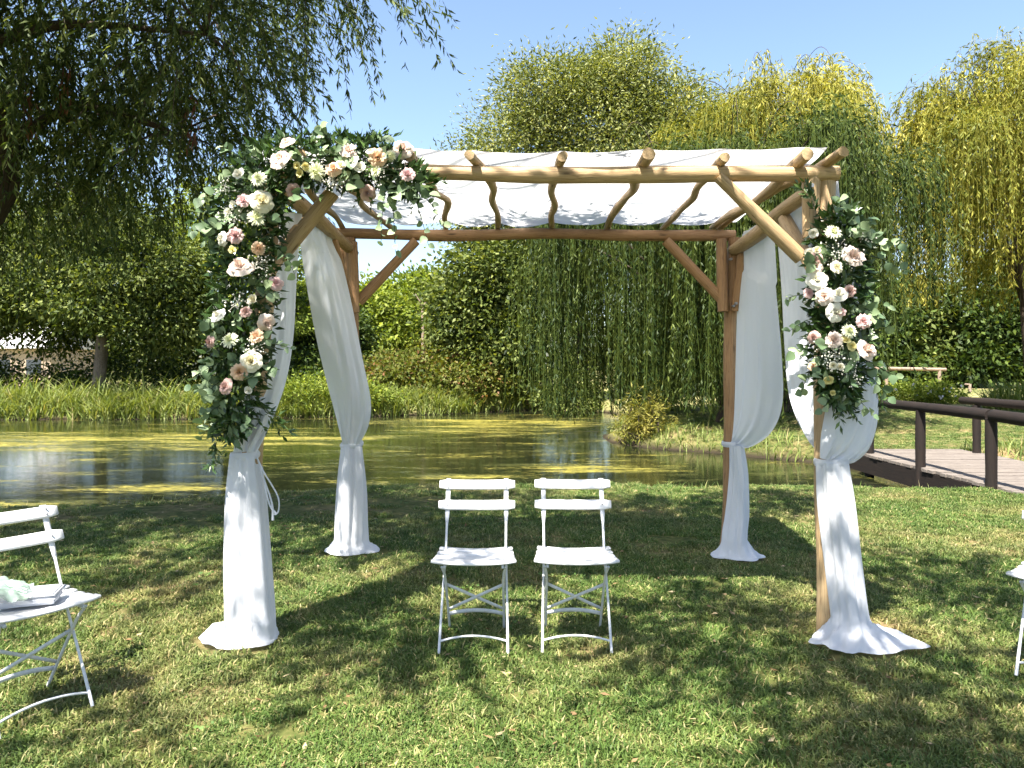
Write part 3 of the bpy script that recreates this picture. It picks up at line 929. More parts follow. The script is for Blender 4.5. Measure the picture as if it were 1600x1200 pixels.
near_edge = scatter(-9, 9, 7, 10.2, 60000, 109, lambda x, y, r: (sdf(x, y) > -.02) & (sdf(x, y) < .42) & (r.random(len(x)) < .18 + .55 * np.clip(vnoise(x * 1.7, y * 1.7, 12), 0, 1)) & ((x < 5.5) | (x > 8)))
blades('shore_grass', 'longer grass fringe along the near shore of the pond', near_edge, .16, .009, .7, M['grass'], 110, 'grass')

# ------------------------------------------------------------------ lawn: tufts scattered over the ground
def tuft(seed, n, rad, h, dry):
    rng = np.random.default_rng(seed)
    a = rng.uniform(0, 6.283, n); r = rad * np.sqrt(rng.uniform(0, 1, n))
    p = np.stack([np.cos(a) * r, np.sin(a) * r, np.full(n, -.004)], 1)
    b = rng.uniform(0, 6.283, n); dr = np.stack([np.cos(b), np.sin(b), np.zeros(n)], 1); sd = np.stack([-np.sin(b), np.cos(b), np.zeros(n)], 1)
    hh = h * rng.uniform(.4, 1.15, n); le = rng.uniform(.3, 1.5, n); w = rng.uniform(.0022, .0042, n)
    m1 = p + dr * (hh * le * .30)[:, None] + np.array((0, 0, 1.)) * (hh * .62)[:, None]
    tp = p + dr * (hh * le * .95)[:, None] + np.array((0, 0, 1.)) * (hh * rng.uniform(.7, 1.0, n))[:, None]
    V = np.stack([p - sd * w[:, None], p + sd * w[:, None], m1 + sd * (w * .8)[:, None], m1 - sd * (w * .8)[:, None], tp], 1)
    Fc = []
    for i in range(n):
        k = i * 5; Fc += [(k, k + 1, k + 2, k + 3), (k + 3, k + 2, k + 4)]
    v = np.clip(rng.normal(.42, .2, n) + (rng.random(n) < dry) * .5, 0, 1)
    me = mesh('grass_tuft', V.reshape(-1, 3), Fc, M['grass'], False, {'v': np.repeat(v, 5)})
    return bpy.data.objects.new('grass_tuft', me)


def lawn():
    protos = [tuft(200 + k, 90, .085, .028 if k < 3 else .042, .14 if k != 1 else .42) for k in range(4)]
    pc = bpy.data.collections.new('grass_tufts')
    for p in protos: pc.objects.link(p)
    rng = np.random.default_rng(111)
    def pts(x0, x1, y0, y1, dens):
        n = int((x1 - x0) * (y1 - y0) * dens)
        x = rng.uniform(x0, x1, n); y = rng.uniform(y0, y1, n)
        sd = sdf(x, y)
        bald = vnoise(x * 1.1 + 3, y * 1.6, 31) * .5 + vnoise(x * 3.6, y * 4.6, 32) * .55
        # the turf is worn thin along the shore on the left
        worn = np.exp(-((y - 7.7) / .9) ** 2) * smooth01((.6 - x) / 2.0)
        k = (sd > .12) & (rng.random(n) < 1.25 - 2.0 * np.clip(bald - .20, 0, 1) - 1.15 * worn) & ~((x > 5.7) & (x < 7.8) & (y > 8.5) & (y < 12.8))
        return np.stack([x[k], y[k], ground_z(x[k], y[k])], 1)
    A = np.vstack([pts(-4.2, 4.2, 1.6, 5.0, 260), pts(-6.5, 6.5, 5.0, 9.9, 190), pts(6.5, 11, 5, 10, 60), pts(-10, -6.5, 3, 9, 60), pts(3, 16, 12, 26, 60), pts(12, 30, 20, 46, 9)])
    me = bpy.data.meshes.new('lawn_grass')
    me.from_pydata(A.tolist(), [], [])
    me.materials.append(M['grass'])
    o = link('lawn_grass', me)
    ng = bpy.data.node_groups.new('scatter_tufts', 'GeometryNodeTree')
    ng.interface.new_socket('Geometry', in_out='INPUT', socket_type='NodeSocketGeometry')
    ng.interface.new_socket('Geometry', in_out='OUTPUT', socket_type='NodeSocketGeometry')
    N, L = ng.nodes, ng.links
    gi, go = N.new('NodeGroupInput'), N.new('NodeGroupOutput')
    ci = N.new('GeometryNodeCollectionInfo'); ci.inputs['Collection'].default_value = pc
    ci.inputs['Separate Children'].default_value = True; ci.inputs['Reset Children'].default_value = True
    iop = N.new('GeometryNodeInstanceOnPoints'); iop.inputs['Pick Instance'].default_value = True
    rv = N.new('FunctionNodeRandomValue'); rv.data_type = 'FLOAT_VECTOR'
    rv.inputs[0].default_value = (-.12, -.12, 0); rv.inputs[1].default_value = (.12, .12, 6.283)
    rs = N.new('FunctionNodeRandomValue'); rs.data_type = 'FLOAT'
    rs.inputs[2].default_value = .65; rs.inputs[3].default_value = 1.25
    L.new(gi.outputs[0], iop.inputs['Points']); L.new(ci.outputs[0], iop.inputs['Instance'])
    L.new(rv.outputs[0], iop.inputs['Rotation']); L.new(rs.outputs[1], iop.inputs['Scale'])
    L.new(iop.outputs[0], go.inputs[0])
    md = o.modifiers.new('tufts', 'NODES'); md.node_group = ng
    tag(o, 'short mown lawn grass with dry patches', 'grass', kind='stuff')


lawn()
lp = scatter(-4.5, 4.5, 2.3, 8.8, 1100, 121, lambda x, y, r: sdf(x, y) > .3)
rg = np.random.default_rng(122)
dd = rg.normal(size=(len(lp), 3)); dd[:, 2] *= .15
o = link('fallen_leaves', leaves_mesh('fallen_leaves', leaf_quads(lp + (0, 0, .03), dd, rg.uniform(.02, .055, len(lp)), rg.uniform(.008, .02, len(lp)), rg, np.array((0, 0, 3.))), rg.uniform(0, 1, len(lp)), M['litter']))
tag(o, 'scattered dry fallen leaves on the lawn', 'leaves', kind='stuff')

# flat broad-leaved weeds and clover in the turf
wp = scatter(-4.5, 4.5, 2.4, 8.8, 240, 123, lambda x, y, r: (sdf(x, y) > .3) & (vnoise(x * .9, y * .9, 55) > -.1))
wq = np.repeat(wp, 16, 0) + np.column_stack([rg.normal(0, .045, (len(wp) * 16, 2)), rg.uniform(.012, .036, len(wp) * 16)])
dd = rg.normal(size=(len(wq), 3)); dd[:, 2] = np.abs(dd[:, 2]) * .25
wl = rg.uniform(.014, .030, len(wq))
M['weed'] = leaf_mat('weed_leaf', [(0, (.035, .080, .018)), (.6, (.085, .155, .035)), (1, (.17, .25, .07))], .25)
o = link('lawn_weeds', leaves_mesh('lawn_weeds', leaf_quads(wq, dd, wl, wl * .75, rg, np.array((0, 0, 2.5))), rg.normal(.5, .2, len(wq)), M['weed']))
tag(o, 'small broad-leaved weeds and clover among the lawn grass', 'weeds', kind='stuff')

# ------------------------------------------------------------------ pergola
perg = empty('wooden_pergola', (.2, 4.9, 0))
tag(perg, 'rustic pergola of peeled logs with white cloth roof beside the pond', 'pergola')
PO = np.array((.2, 4.9, 0))


def log(name, pts, r, mat='log', seg=12, n=None, wob=.07):
    pts = np.array([np.asarray(p, float) for p in pts]) - PO
    r = np.asarray(r, float) * np.ones(len(pts))
    mb = MB()
    nn = n or max(10, int(np.linalg.norm(np.diff(pts, axis=0), axis=1).sum() / .08))
    mb.add(*tube(pts, r, seg, nn, wob))
    return mb.build(name, M[mat], perg)


DF, DR = 4.0, 5.84
# posts
log('post', [P(384, 1006, 4.01) - (0, 0, .1), P(390, 820, 4.0), P(399, 640, 4.0), P(414, 460, 4.0), P(428, 276, 4.0)], [.062, .058, .054, .05, .05])
log('post', [P(1295, 1006, 4.01) - (0, 0, .1), P(1293, 850, 4.0), P(1287, 640, 4.0), P(1288, 460, 4.0), P(1290, 278, 4.0)], [.066, .06, .052, .05, .055])
log('post', [P(556, 868, DR) - (0, 0, .1), P(553, 650, DR), P(551, 500, DR), P(546, 372, DR)], [.055, .052, .05, .05], 'log_red')
log('post', [P(1131, 868, DR) - (0, 0, .1), P(1139, 800, DR), P(1141, 650, DR), P(1141, 500, DR), P(1148, 372, DR)], [.05, .05, .055, .05, .052], 'log_red')
# short struts bolted to the posts
log('strut', [P(1266, 372, 3.97), P(1268, 278, 3.98)], [.042, .046])
log('strut', [P(553, 488, 5.76), P(551, 378, 5.76)], [.045, .04], 'log_red')
log('strut', [P(536, 470, 5.88), P(532, 378, 5.88)], [.04, .04], 'log_red')
log('strut', [P(1130, 487, 5.78), P(1127, 374, 5.8)], [.044, .042], 'log_red')
log('strut', [P(1151, 486, 5.76), P(1158, 430, 5.72), P(1164, 374, 5.68)], [.04, .045, .05], 'log_red')
# front, rear and side beams
log('beam', [P(425, 268, 3.98), P(640, 268, 3.97), P(860, 274, 3.97), P(1080, 272, 3.97), P(1309, 271, 3.97)], [.045, .042, .046, .045, .042])
log('beam', [P(524, 364, 5.86), P(700, 368, 5.86), P(850, 365, 5.86), P(1000, 368, 5.86), P(1148, 368, 5.86)], [.042, .045, .042, .046, .042], 'log_red')
ZB = 2.44
log('beam', [(-1.27, 4.03, ZB + .02), (-1.24, 4.6, ZB), (-1.28, 5.98, ZB - .03)], [.042, .046, .040])
log('beam', [(1.64, 4.03, ZB + .02), (1.68, 4.6, ZB + .02), (1.70, 5.1, ZB - .03), (1.76, 6.0, ZB - .03)], [.042, .046, .052, .044])
# braces
log('brace', [P(520, 300, 3.97), P(437, 403, 3.98)], [.041, .042])
log('brace', [P(1122, 276, 3.95), P(1252, 403, 3.96)], [.033, .039])
log('brace', [P(650, 376, 5.84), P(560, 472, 5.80)], [.040, .040], 'log_red')
log('brace', [P(1040, 376, 5.84), P(1130, 470, 5.80)], [.040, .040], 'log_red')
log('brace', [(-1.27, 5.2, 2.40), (-1.26, 5.78, 1.95)], [.04, .04], 'log_red')
log('brace', [(1.68, 4.55, 2.40), (1.66, 4.06, 2.02)], [.04, .04])
log('brace', [(-1.27, 4.5, 2.40), (-1.33, 4.05, 2.02)], [.04, .04])
# crooked rafters lying on the beams
ZR = 2.605
RAFT = [
    [(470, 3.80), (478, 4.3), (500, 5.0), (538, 6.0)],
    [(520, 3.84), (540, 4.4), (566, 5.0), (613, 6.0)],
    [(640, 3.82), (672, 4.4), (700, 5.0), (697, 6.0)],
    [(733, 3.80), (760, 4.25), (769, 4.9), (778, 6.0)],
    [(879, 3.83), (866, 4.3), (867, 5.0), (863, 6.0)],
    [(1014, 3.78), (993, 4.25), (976, 4.9), (948, 6.0)],
    [(1133, 3.84), (1110, 4.25), (1083, 4.8), (1066, 5.1), (1035, 6.0)],
    [(1262, 3.78), (1225, 4.2), (1172, 5.0), (1113, 6.0)],
    [(1318, 3.74), (1262, 4.2), (1200, 4.8), (1124, 6.0)]]
RX = []
for k, rf in enumerate(RAFT):
    pts = []
    for j, (px, d) in enumerate(rf):
        pts.append(((px - 800) / F * d, d, ZR - .022 * (6.0 - d) / 2.2 + .012 * math.sin(k * 2.1 + j * 1.7) * (j > 0)))
    # natural crook: a sideways kink half way
    m = len(pts) // 2
    pts.insert(m, ((pts[m - 1][0] + pts[m][0]) / 2 + (.026 if k % 2 else -.022), (pts[m - 1][1] + pts[m][1]) / 2, ZR - .012))
    pts.insert(len(pts) - 1, ((pts[-2][0] + pts[-1][0]) / 2 + (-.018 if k % 3 else .016), (pts[-2][1] + pts[-1][1]) / 2, ZR + .004))
    RX.append(pts)
    log('rafter', pts, np.linspace(.027, .021, len(pts)) * (1.15 if k in (5, 7) else 1), 'log', 10, 40, .14)
# bolts through the post joints
for p in [P(1142, 405, 5.72), P(1150, 474, 5.71), P(1146, 478, 5.73), P(1288, 333, 3.94), P(1268, 290, 3.93), P(535, 410, 5.83)]:
    mb = MB(); q = np.array(p) - PO
    mb.add(*tube([q + (0, .02, 0), q + (0, -.012, 0)], [.011, .011], 8)); mb.build('bolt', M['bolt'], perg)

# ------------------------------------------------------------------ cloth roof
def canopy():
    nx, ny = 150, 90
    u = np.linspace(0, 1, nx); v = np.linspace(0, 1, ny)
    U, Vv = np.meshgrid(u, v)
    Y = 3.90 + Vv * 2.02 + .012 * np.sin(U * 17)
    xl = -1.42 + Vv * .10; xr = 1.66 + Vv * .13
    X = xl + (xr - xl) * U
    Z = ZR - .022 * (6.0 - Y) / 2.2 + .044
    # hangs between the rafters
    xs = []
    for pts in RX:
        p = np.array(pts); xs.append(np.interp(Y, p[:, 1], p[:, 0]))
    xs = np.sort(np.stack(xs), 0)
    sag = np.zeros_like(X)
    for a, b in zip(xs[:-1], xs[1:]):
        w = np.clip(b - a, .02, None); t = (X - a) / w
        ok = (t > 0) & (t < 1)
        sag = np.where(ok, (4 * t * (1 - t)) * np.minimum(.045, .09 * w) * (.35 + .65 * smooth01(Vv / .25)), sag)
    puff = .5 + .5 * vnoise(U * 9 + 2, Vv * 3, 40)
    Z = Z - sag * (.55 + .6 * puff)
    Z += .008 * np.sin(Vv * 30 + 1.2 * np.sin(U * 7) + vnoise(U * 5, Vv * 4, 41) * 2.2) * (.35 + sag * 18)
    Z += .0025 * vnoise(U * 20, Vv * 16, 42)
    # front hem puffs up a little, rear hem hangs over the rear beam
    Z += .022 * np.exp(-Vv / .06) * (.7 + .3 * np.sin(U * 9))
    V3 = np.stack([X, Y, Z], -1).reshape(-1, 3)
    o = link('canopy_cloth', mesh('canopy_cloth', V3, grid_faces(nx, ny), M['canopy']))
    tag(o, 'white translucent cloth lying over the pergola rafters as a roof', 'canopy')


canopy()

# ------------------------------------------------------------------ tied drapes
PUDDLES = []


def drape(label, swags, folds, tie, tie_r, skirt, puddle, seed, cord=False):
    """left/right: edge points (px, py, d) from the side beam down to the tie; skirt: (px, py, d, rx, ry) rings; puddle: outline offsets"""
    rng = np.random.default_rng(seed)
    foot = np.array(P(skirt[-1][0], skirt[-1][1], skirt[-1][2])); foot[2] = 0
    root = empty('white_drape', foot)
    tag(root, label, 'drape', 'white drapes tied to the pergola posts')
    ns, ntt = 64, 80
    s = np.linspace(0, 1, ns)
    ph = rng.uniform(0, 6.28, 6)
    for left, right, belly in swags:
        Lc = cr([P(*p) for p in left], ntt); Rc = cr([P(*p) for p in right], ntt)
        rows = []
        for i in range(ntt):
            t = i / (ntt - 1)
            ed = Rc[i] - Lc[i]
            nrm = np.cross(ed, (0, 0, 1.)); nrm = nrm / (np.linalg.norm(nrm) + 1e-9)
            if nrm[1] > 0: nrm = -nrm
            amp = np.interp(t, [0, .15, .6, .85, 1], [.020, .016, .012, .022, .024])
            wv = np.sin(s * folds * 6.28 + ph[0] + .8 * np.sin(t * 3 + ph[1])) * .6 + np.sin(s * folds * 11.3 + ph[2] - t * 2) * .35 + np.sin(s * folds * 3.1 + ph[3] + t * 2.3) * .5
            # soft creases fan out of the tie
            wv = wv * (.45 + .55 * np.sin(s * 9 + ph[4]) ** 2)
            b = belly * math.sin(math.pi * min(1, t ** 1.4)) * np.sin(math.pi * s)
            rows.append(Lc[i] + np.outer(s, ed) + np.outer(amp * wv + b, nrm))
        V = np.vstack(rows) - foot
        link('swag', mesh('swag', V, grid_faces(ns, ntt), M['drape']), root)
    # tie band round post and cloth
    tp = np.array(P(*tie))
    a = np.linspace(0, 6.283, 22)[:-1]
    ring = []
    for zz, k in ((-.022, .98), (-.010, 1.06), (.006, 1.07), (.020, .98)):
        r = tie_r * k * (1 + .05 * np.sin(3 * a + ph[5]))
        ring.append(np.stack([tp[0] + np.cos(a) * r, tp[1] + np.sin(a) * r, tp[2] + zz + .008 * np.sin(a + 1)], 1))
    link('tie', mesh('tie', np.vstack(ring) - foot, grid_faces(21, 4, True), M['drape']), root)
    # gathered length below the tie
    nr, na = 64, 96
    cen = cr([list(P(x, y, d)) + [rx, ry] for x, y, d, rx, ry in skirt], nr)
    an = np.linspace(0, 2 * math.pi, na, endpoint=False)
    rows = []
    nf = folds + 4
    crease = lambda x: 1 - np.abs(np.sin(x)) ** .75 * 2          # rounded pleats with tight valleys
    for i in range(nr):
        t = i / (nr - 1)
        am = np.interp(t, [0, .1, .5, 1], [.20, .19, .18, .16])
        f = 1 - am * (crease(nf * .5 * an + ph[1] + .5 * math.sin(2 * t + ph[0])) * .45 + np.sin((nf // 2 + 1) * an + ph[2] - 1.4 * t) * .6 + np.sin((nf + 5) * an + ph[3] + t) * .22)
        c = cen[i]
        rows.append(np.stack([c[0] + np.cos(an) * c[3] * f, c[1] + np.sin(an) * c[4] * f, np.full(na, c[2])], 1))
    # the hem flares and lies on the grass
    c = cen[-1]; base_row = rows[-1]
    out = np.interp(an, np.linspace(0, 2 * math.pi, len(puddle) + 1), list(puddle) + [puddle[0]])
    for _ in range(6): out = (np.roll(out, 1) + out + np.roll(out, -1)) / 3
    lob = 1 + .14 * np.sin(3 * an + ph[4]) + .12 * np.sin(7 * an + ph[0]) + .06 * np.sin(12 * an + ph[1])
    dirn = np.stack([np.cos(an), np.sin(an) * .85], 1)
    for q in np.linspace(.08, 1, 16):
        fold = (.040 * (1 - np.abs(np.sin(3.5 * an + ph[5] + 1.2 * q))) ** 1.5 + .022 * (1 - np.abs(np.sin(6 * an + ph[3] - 1.5 * q))) ** 2) * math.sin(min(q, .93) * math.pi) * np.clip(out * 8, .25, 1)
        z = (c[2] - .036) * (1 - q) ** 2.4 + .036 + fold - (.012 if q > .99 else 0)
        xy = base_row[:, :2] * (1 - .25 * q) + c[:2] * .25 * q + dirn * ((out * lob + .25 * c[3]) * q ** 1.25)[:, None]
        z = np.maximum(z, .026) + ground_z(xy[:, 0], xy[:, 1]) * min(1, q * 2)
        rows.append(np.column_stack([xy, z]))
    e = rows[-1][:, :2] - c[:2]
    oo = np.argsort(np.arctan2(e[:, 1], e[:, 0]))
    PUDDLES.append((c[0], c[1], np.arctan2(e[:, 1], e[:, 0])[oo], np.hypot(e[:, 0], e[:, 1])[oo]))
    V = np.vstack(rows)
    link('skirt', mesh('skirt', V - foot, grid_faces(na, len(rows), True), M['drape']), root)
    if cord:
        for dx, l, sw in ((.075, .30, .05), (.09, .33, .015)):
            p0 = tp + (tie_r * .9, -.04, -.01)
            mb = MB(); mb.add(*tube(np.array([p0, p0 + (.04, -.02, -.10), p0 + (dx, -.03, -.24), p0 + (dx - .01 + sw, -.03, -l)]) - foot, [.004, .004, .005, .007], 6, 14)); mb.build('cord', M['drape'], root)
        p0 = tp + (tie_r * .9, -.04, -.01)
        mb = MB(); mb.add(*tube(np.array([p0, p0 + (.05, -.03, -.08), p0 + (.12, -.03, -.20), p0 + (.125, -.03, -.28), p0 + (.10, -.03, -.30)]) - foot, [.004] * 5, 6, 18))
        mb.build('cord', M['drape'], root)


drape('white drape on the left front post under the long flower garland',
      [([(418, 318, 4.10), (412, 450, 4.12), (392, 560, 4.02), (370, 645, 3.90), (366, 706, 3.90)],
        [(470, 336, 4.42), (462, 430, 4.38), (458, 520, 4.3), (448, 590, 4.18), (426, 655, 4.02), (402, 706, 3.91)], .06)],
      3, (385, 710, 3.98), .078,
      [(385, 712, 3.98, .068, .082), (386, 780, 3.98, .094, .10), (388, 880, 3.97, .114, .11), (391, 950, 3.97, .124, .12), (392, 968, 3.96, .127, .122)],
      [.02, .02, .02, .03, .12, .15, .10, .06, .04, .03], 301, True)
drape('white drape tied low on the left rear post',
      [([(466, 338, 4.42), (478, 420, 4.75), (499, 540, 5.2), (520, 630, 5.5), (534, 694, 5.70)],
        [(520, 352, 5.25), (546, 460, 5.45), (566, 560, 5.55), (579, 625, 5.6), (576, 664, 5.62), (562, 694, 5.68)], .05)],
      3, (549, 694, 5.78), .085,
      [(549, 696, 5.78, .076, .085), (549, 760, 5.77, .104, .10), (548, 820, 5.76, .114, .11), (548, 842, 5.75, .118, .112)],
      [.10, .05, .03, .03, .05, .09, .07, .05, .05, .07], 302)
drape('white drape billowing beside the right rear post',
      [([(1157, 366, 5.80), (1154, 450, 5.76), (1150, 560, 5.74), (1147, 650, 5.74), (1143, 692, 5.75)],
        [(1206, 338, 4.80), (1213, 440, 4.95), (1222, 550, 5.15), (1223, 630, 5.35), (1205, 676, 5.5), (1172, 699, 5.62), (1150, 696, 5.70)], .06)],
      3, (1145, 692, 5.78), .08,
      [(1151, 696, 5.70, .045, .05), (1154, 740, 5.70, .062, .06), (1152, 800, 5.69, .080, .072), (1149, 826, 5.68, .086, .08), (1148, 842, 5.67, .09, .085)],
      [.15, .08, .04, .03, .06, .09, .08, .05, .06, .10], 303)
drape('white drape wrapped round the right front post under the short flower garland',
      [([(1211, 338, 4.75), (1219, 440, 4.65), (1224, 540, 4.5), (1232, 620, 4.35), (1256, 680, 4.2), (1286, 716, 4.06)],
        [(1300, 300, 4.12), (1298, 450, 4.12), (1296, 560, 4.12), (1296, 640, 4.10), (1298, 690, 4.08), (1300, 716, 4.06)], .0),
       ([(1302, 280, 4.06), (1306, 450, 4.04), (1303, 560, 3.98), (1293, 630, 3.93), (1285, 680, 3.90), (1282, 716, 3.90)],
        [(1306, 282, 4.10), (1318, 380, 4.14), (1343, 480, 4.14), (1365, 570, 4.10), (1374, 640, 4.06), (1363, 695, 4.0), (1338, 722, 3.95), (1314, 724, 3.90)], .07)],
      4, (1299, 720, 3.97), .082,
      [(1302, 722, 3.94, .072, .062), (1309, 790, 3.93, .086, .07), (1319, 880, 3.92, .086, .07), (1326, 945, 3.91, .086, .078), (1328, 964, 3.90, .088, .08)],
      [.24, .12, .04, .03, .08, .14, .12, .10, .16, .24], 304)
for o_ in [bpy.data.objects['lawn_grass']]:
    # the cloth lying on the lawn presses the grass flat under it
    pv = np.empty(len(o_.data.vertices) * 3, dtype=np.float32); o_.data.vertices.foreach_get('co', pv); pv = pv.reshape(-1, 3)
    keep = np.ones(len(pv), bool)
    for x_, y_, th_, rr_ in PUDDLES:
        ex, ey = pv[:, 0] - x_, pv[:, 1] - y_
        keep &= np.hypot(ex, ey) > np.interp(np.arctan2(ey, ex), th_, rr_, period=2 * math.pi) + .045
    o_.data.clear_geometry(); o_.data.from_pydata(pv[keep].tolist(), [], [])

# ------------------------------------------------------------------ folding chairs
def slat(mb_len_back, mb_len_front, depth, th, curve, nx=12):
    """a slat along x, front edge at -depth/2, rounded corners, bowed by curve"""
    V, Fc = [], []
    xs = np.linspace(-1, 1, nx)
    prof = [(-.5, -.35), (-.5, .30), (-.38, .5), (.38, .5), (.5, .30), (.5, -.35), (.4, -.5), (-.4, -.5)]
    for i, x in enumerate(xs):
        e = 1 - .22 * (abs(x) > .995)
        for (py, pz) in prof:
            hw = (mb_len_front if py < 0 else mb_len_back) / 2
            V.append((x * hw, py * depth * e, pz * th * (e if abs(x) < 1 else .8) - curve * (1 - x * x)))
    k = len(prof)
    for i in range(nx - 1):
        for j in range(k):
            a, b = i * k + j, i * k + (j + 1) % k
            Fc.append((a, b, b + k, a + k))
    Fc.append(tuple(range(k))[::-1]); Fc.append(tuple(range((nx - 1) * k, nx * k)))
    return np.array(V), Fc


def make_chair():
    root = empty('folding_chair')
    W = .165
    back_dir = np.array((0, .48, .82)); back_dir /= np.linalg.norm(back_dir)
    foot_f, top_b = np.array((0, -.20, 0)), np.array((0, .27, .83))
    def on(z):                                   # point of the long leg at height z
        t = z / .83; return foot_f * (1 - t) + top_b * t
    rot = np.array(Matrix.Rotation(math.atan2(.83, .47), 3, 'X'))
    for z, h in ((.79, .056), (.685, .056)):
        mb = MB(); V, Fc = slat(.43, .43, h, .016, .010)
        V = V @ rot.T + on(z) + np.array((0, -.012, .008))
        mb.add(V, Fc); sl = mb.build('back_slat', M['paint'], root)
        for sx in (-1, 1):
            for dz in ((-.012, .012) if z > .7 else (0,)):
                c = on(z + dz) + np.array((sx * W, -.022, .012))
                nrm = np.array((0, -.87, .49))
                mb = MB(); mb.add(*tube([c - nrm * .004, c + nrm * .0035], [.0045, .0035], 7))
                mb.build('bolt', M['bolt'], sl)
    for sx in (-1, 1):
        mb = MB()
        a, b = on(.0), on(.60)
        f = np.array((sx * (W + .012), 0, 0)); w0 = np.array((sx * W, 0, 0))
        mb.add(*tube([a + f, on(.22) + f * .6 + w0 * .4, on(.44) + w0, b + w0], [.0075, .0065, .0065, .0068], 8, 12))
        # flattened upper end that carries the slats
        n = 9
        for_z = np.linspace(.585, .825, n)
        ww = np.interp(for_z, [.585, .64, .825], [.006, .012, .013])
        V = []
        for z, w in zip(for_z, ww):
            c = on(z) + w0
            V += [c + (-w, -.003, 0), c + (w, -.003, 0), c + (w, .004, 0), c + (-w, .004, 0)]
        mb.add(np.array(V), [tuple(r) for r in grid_faces(4, n, True)] + [(0, 3, 2, 1), tuple(range(4 * n - 4, 4 * n))])
        mb.build('leg', M['paint_metal'], root)
        mb = MB()
        w1 = np.array((sx * (W - .012), 0, 0))
        mb.add(*tube([np.array((0, -.165, .435)) + w1 + (sx * .012, 0, 0), np.array((0, -.10, .36)) + w1, np.array((0, .06, .16)) + w1, np.array((0, .185, .0)) + w1], [.007, .007, .0065, .007], 8, 12))
        mb.build('leg', M['paint_metal'], root)
        # rail under the seat
        mb = MB(); mb.add(*box((sx * .15, -.03, .437), (.012, .30, .014))); mb.build('seat_rail', M['paint_metal'], root)
    # seat of five slats, wider in front
    n = 5; y0, y1 = -.195, .130
    for k in range(n):
        ya = y0 + (y1 - y0) * k / n; yb = y0 + (y1 - y0) * (k + 1) / n
        wa = np.interp(ya, [y0, y1], [.440, .395]); wb = np.interp(yb, [y0, y1], [.440, .395])
        V, Fc = slat(wb, wa, yb - ya - .006, .015, .013)
        V = V + np.array((0, (ya + yb) / 2, .462 + .010 * math.sin(k / (n - 1) * math.pi) * -1 + .004))
        mb = MB(); mb.add(V, Fc); mb.build('seat_slat', M['paint'], root)
    # stretchers and cross braces
    x = np.linspace(-1, 1, 13)
    mb = MB(); c = on(.055)
    mb.add(*tube(np.stack([x * (W + .01), np.full(13, c[1]), .052 + .028 * (1 - x * x)], 1), np.full(13, .0058), 7)); mb.build('stretcher', M['paint_metal'], root)
    mb = MB()
    V = []
    for xx in x:
        z = .10 + .020 * (1 - xx * xx); y = .185 - .185 * .10 / .16 * .62
        V += [(xx * (W - .012), y - .003, z - .010), (xx * (W - .012), y + .003, z - .010), (xx * (W - .012), y + .003, z + .010), (xx * (W - .012), y - .003, z + .010)]
    mb.add(np.array(V), [tuple(r) for r in grid_faces(4, 13, True)] + [(0, 3, 2, 1), tuple(range(48, 52))]); mb.build('stretcher', M['paint_metal'], root)
    for sx in (-1, 1):
        a = np.array((-sx * (W - .012), -.06, .315)); b = np.array((sx * (W - .012), .085, .135))
        V = []
        for t in np.linspace(0, 1, 6):
            c = a * (1 - t) + b * t + np.array((0, .004 * sx, 0))
            V += [c + (0, -.002, -.0085), c + (0, .002, -.0085), c + (0, .002, .0085), c + (0, -.002, .0085)]
        mb = MB(); mb.add(np.array(V), [tuple(r) for r in grid_faces(4, 6, True)] + [(0, 3, 2, 1), (20, 21, 22, 23)]); mb.build('cross_brace', M['paint_metal'], root)
    return root


def copy_tree(o, parent=None):
    c = o.copy(); COL.objects.link(c); c.parent = parent
    for ch in list(o.children): copy_tree(ch, c)
    return c


def put(o, x, y, deg, label):
    o.location = (x, y, gz(x, y) + .012); o.rotation_euler = (0, 0, math.radians(deg))
    tag(o, label, 'chair', 'white folding chairs')


chair = make_chair()
put(chair, -.198, 3.985, 0, 'left one of the two empty white folding chairs under the pergola')
put(copy_tree(chair), .338, 3.985, -1.5, 'right one of the two empty white folding chairs under the pergola')
put(copy_tree(chair), -2.09, 3.19, 54, 'white folding chair at the left edge holding papers and a tulle bag')
put(copy_tree(chair), 2.625, 3.48, -44, 'white folding chair cut off by the right edge of the picture')

# things lying on the left chair
def on_chair(lx, ly, lz, deg=54, cx=-2.09, cy=3.19):
    a = math.radians(deg)
    return np.array((cx + lx * math.cos(a) - ly * math.sin(a), cy + lx * math.sin(a) + ly * math.cos(a), gz(cx, cy) + .012 + lz))


c = on_chair(.0, -.03, .470)
st = empty('paper_stack', c, math.radians(20))
tag(st, 'stack of white papers lying on the left edge chair', 'papers')
for k in range(9):
    rz = np.array(Matrix.Rotation(random.uniform(-.05, .05), 3, 'Z'))
    mb = MB(); mb.add(*box((random.uniform(-.004, .004), random.uniform(-.004, .004), .0028 + k * .0052), (.21, .148, .0042), rz))
    mb.build('sheet', M['paper'], st, False)


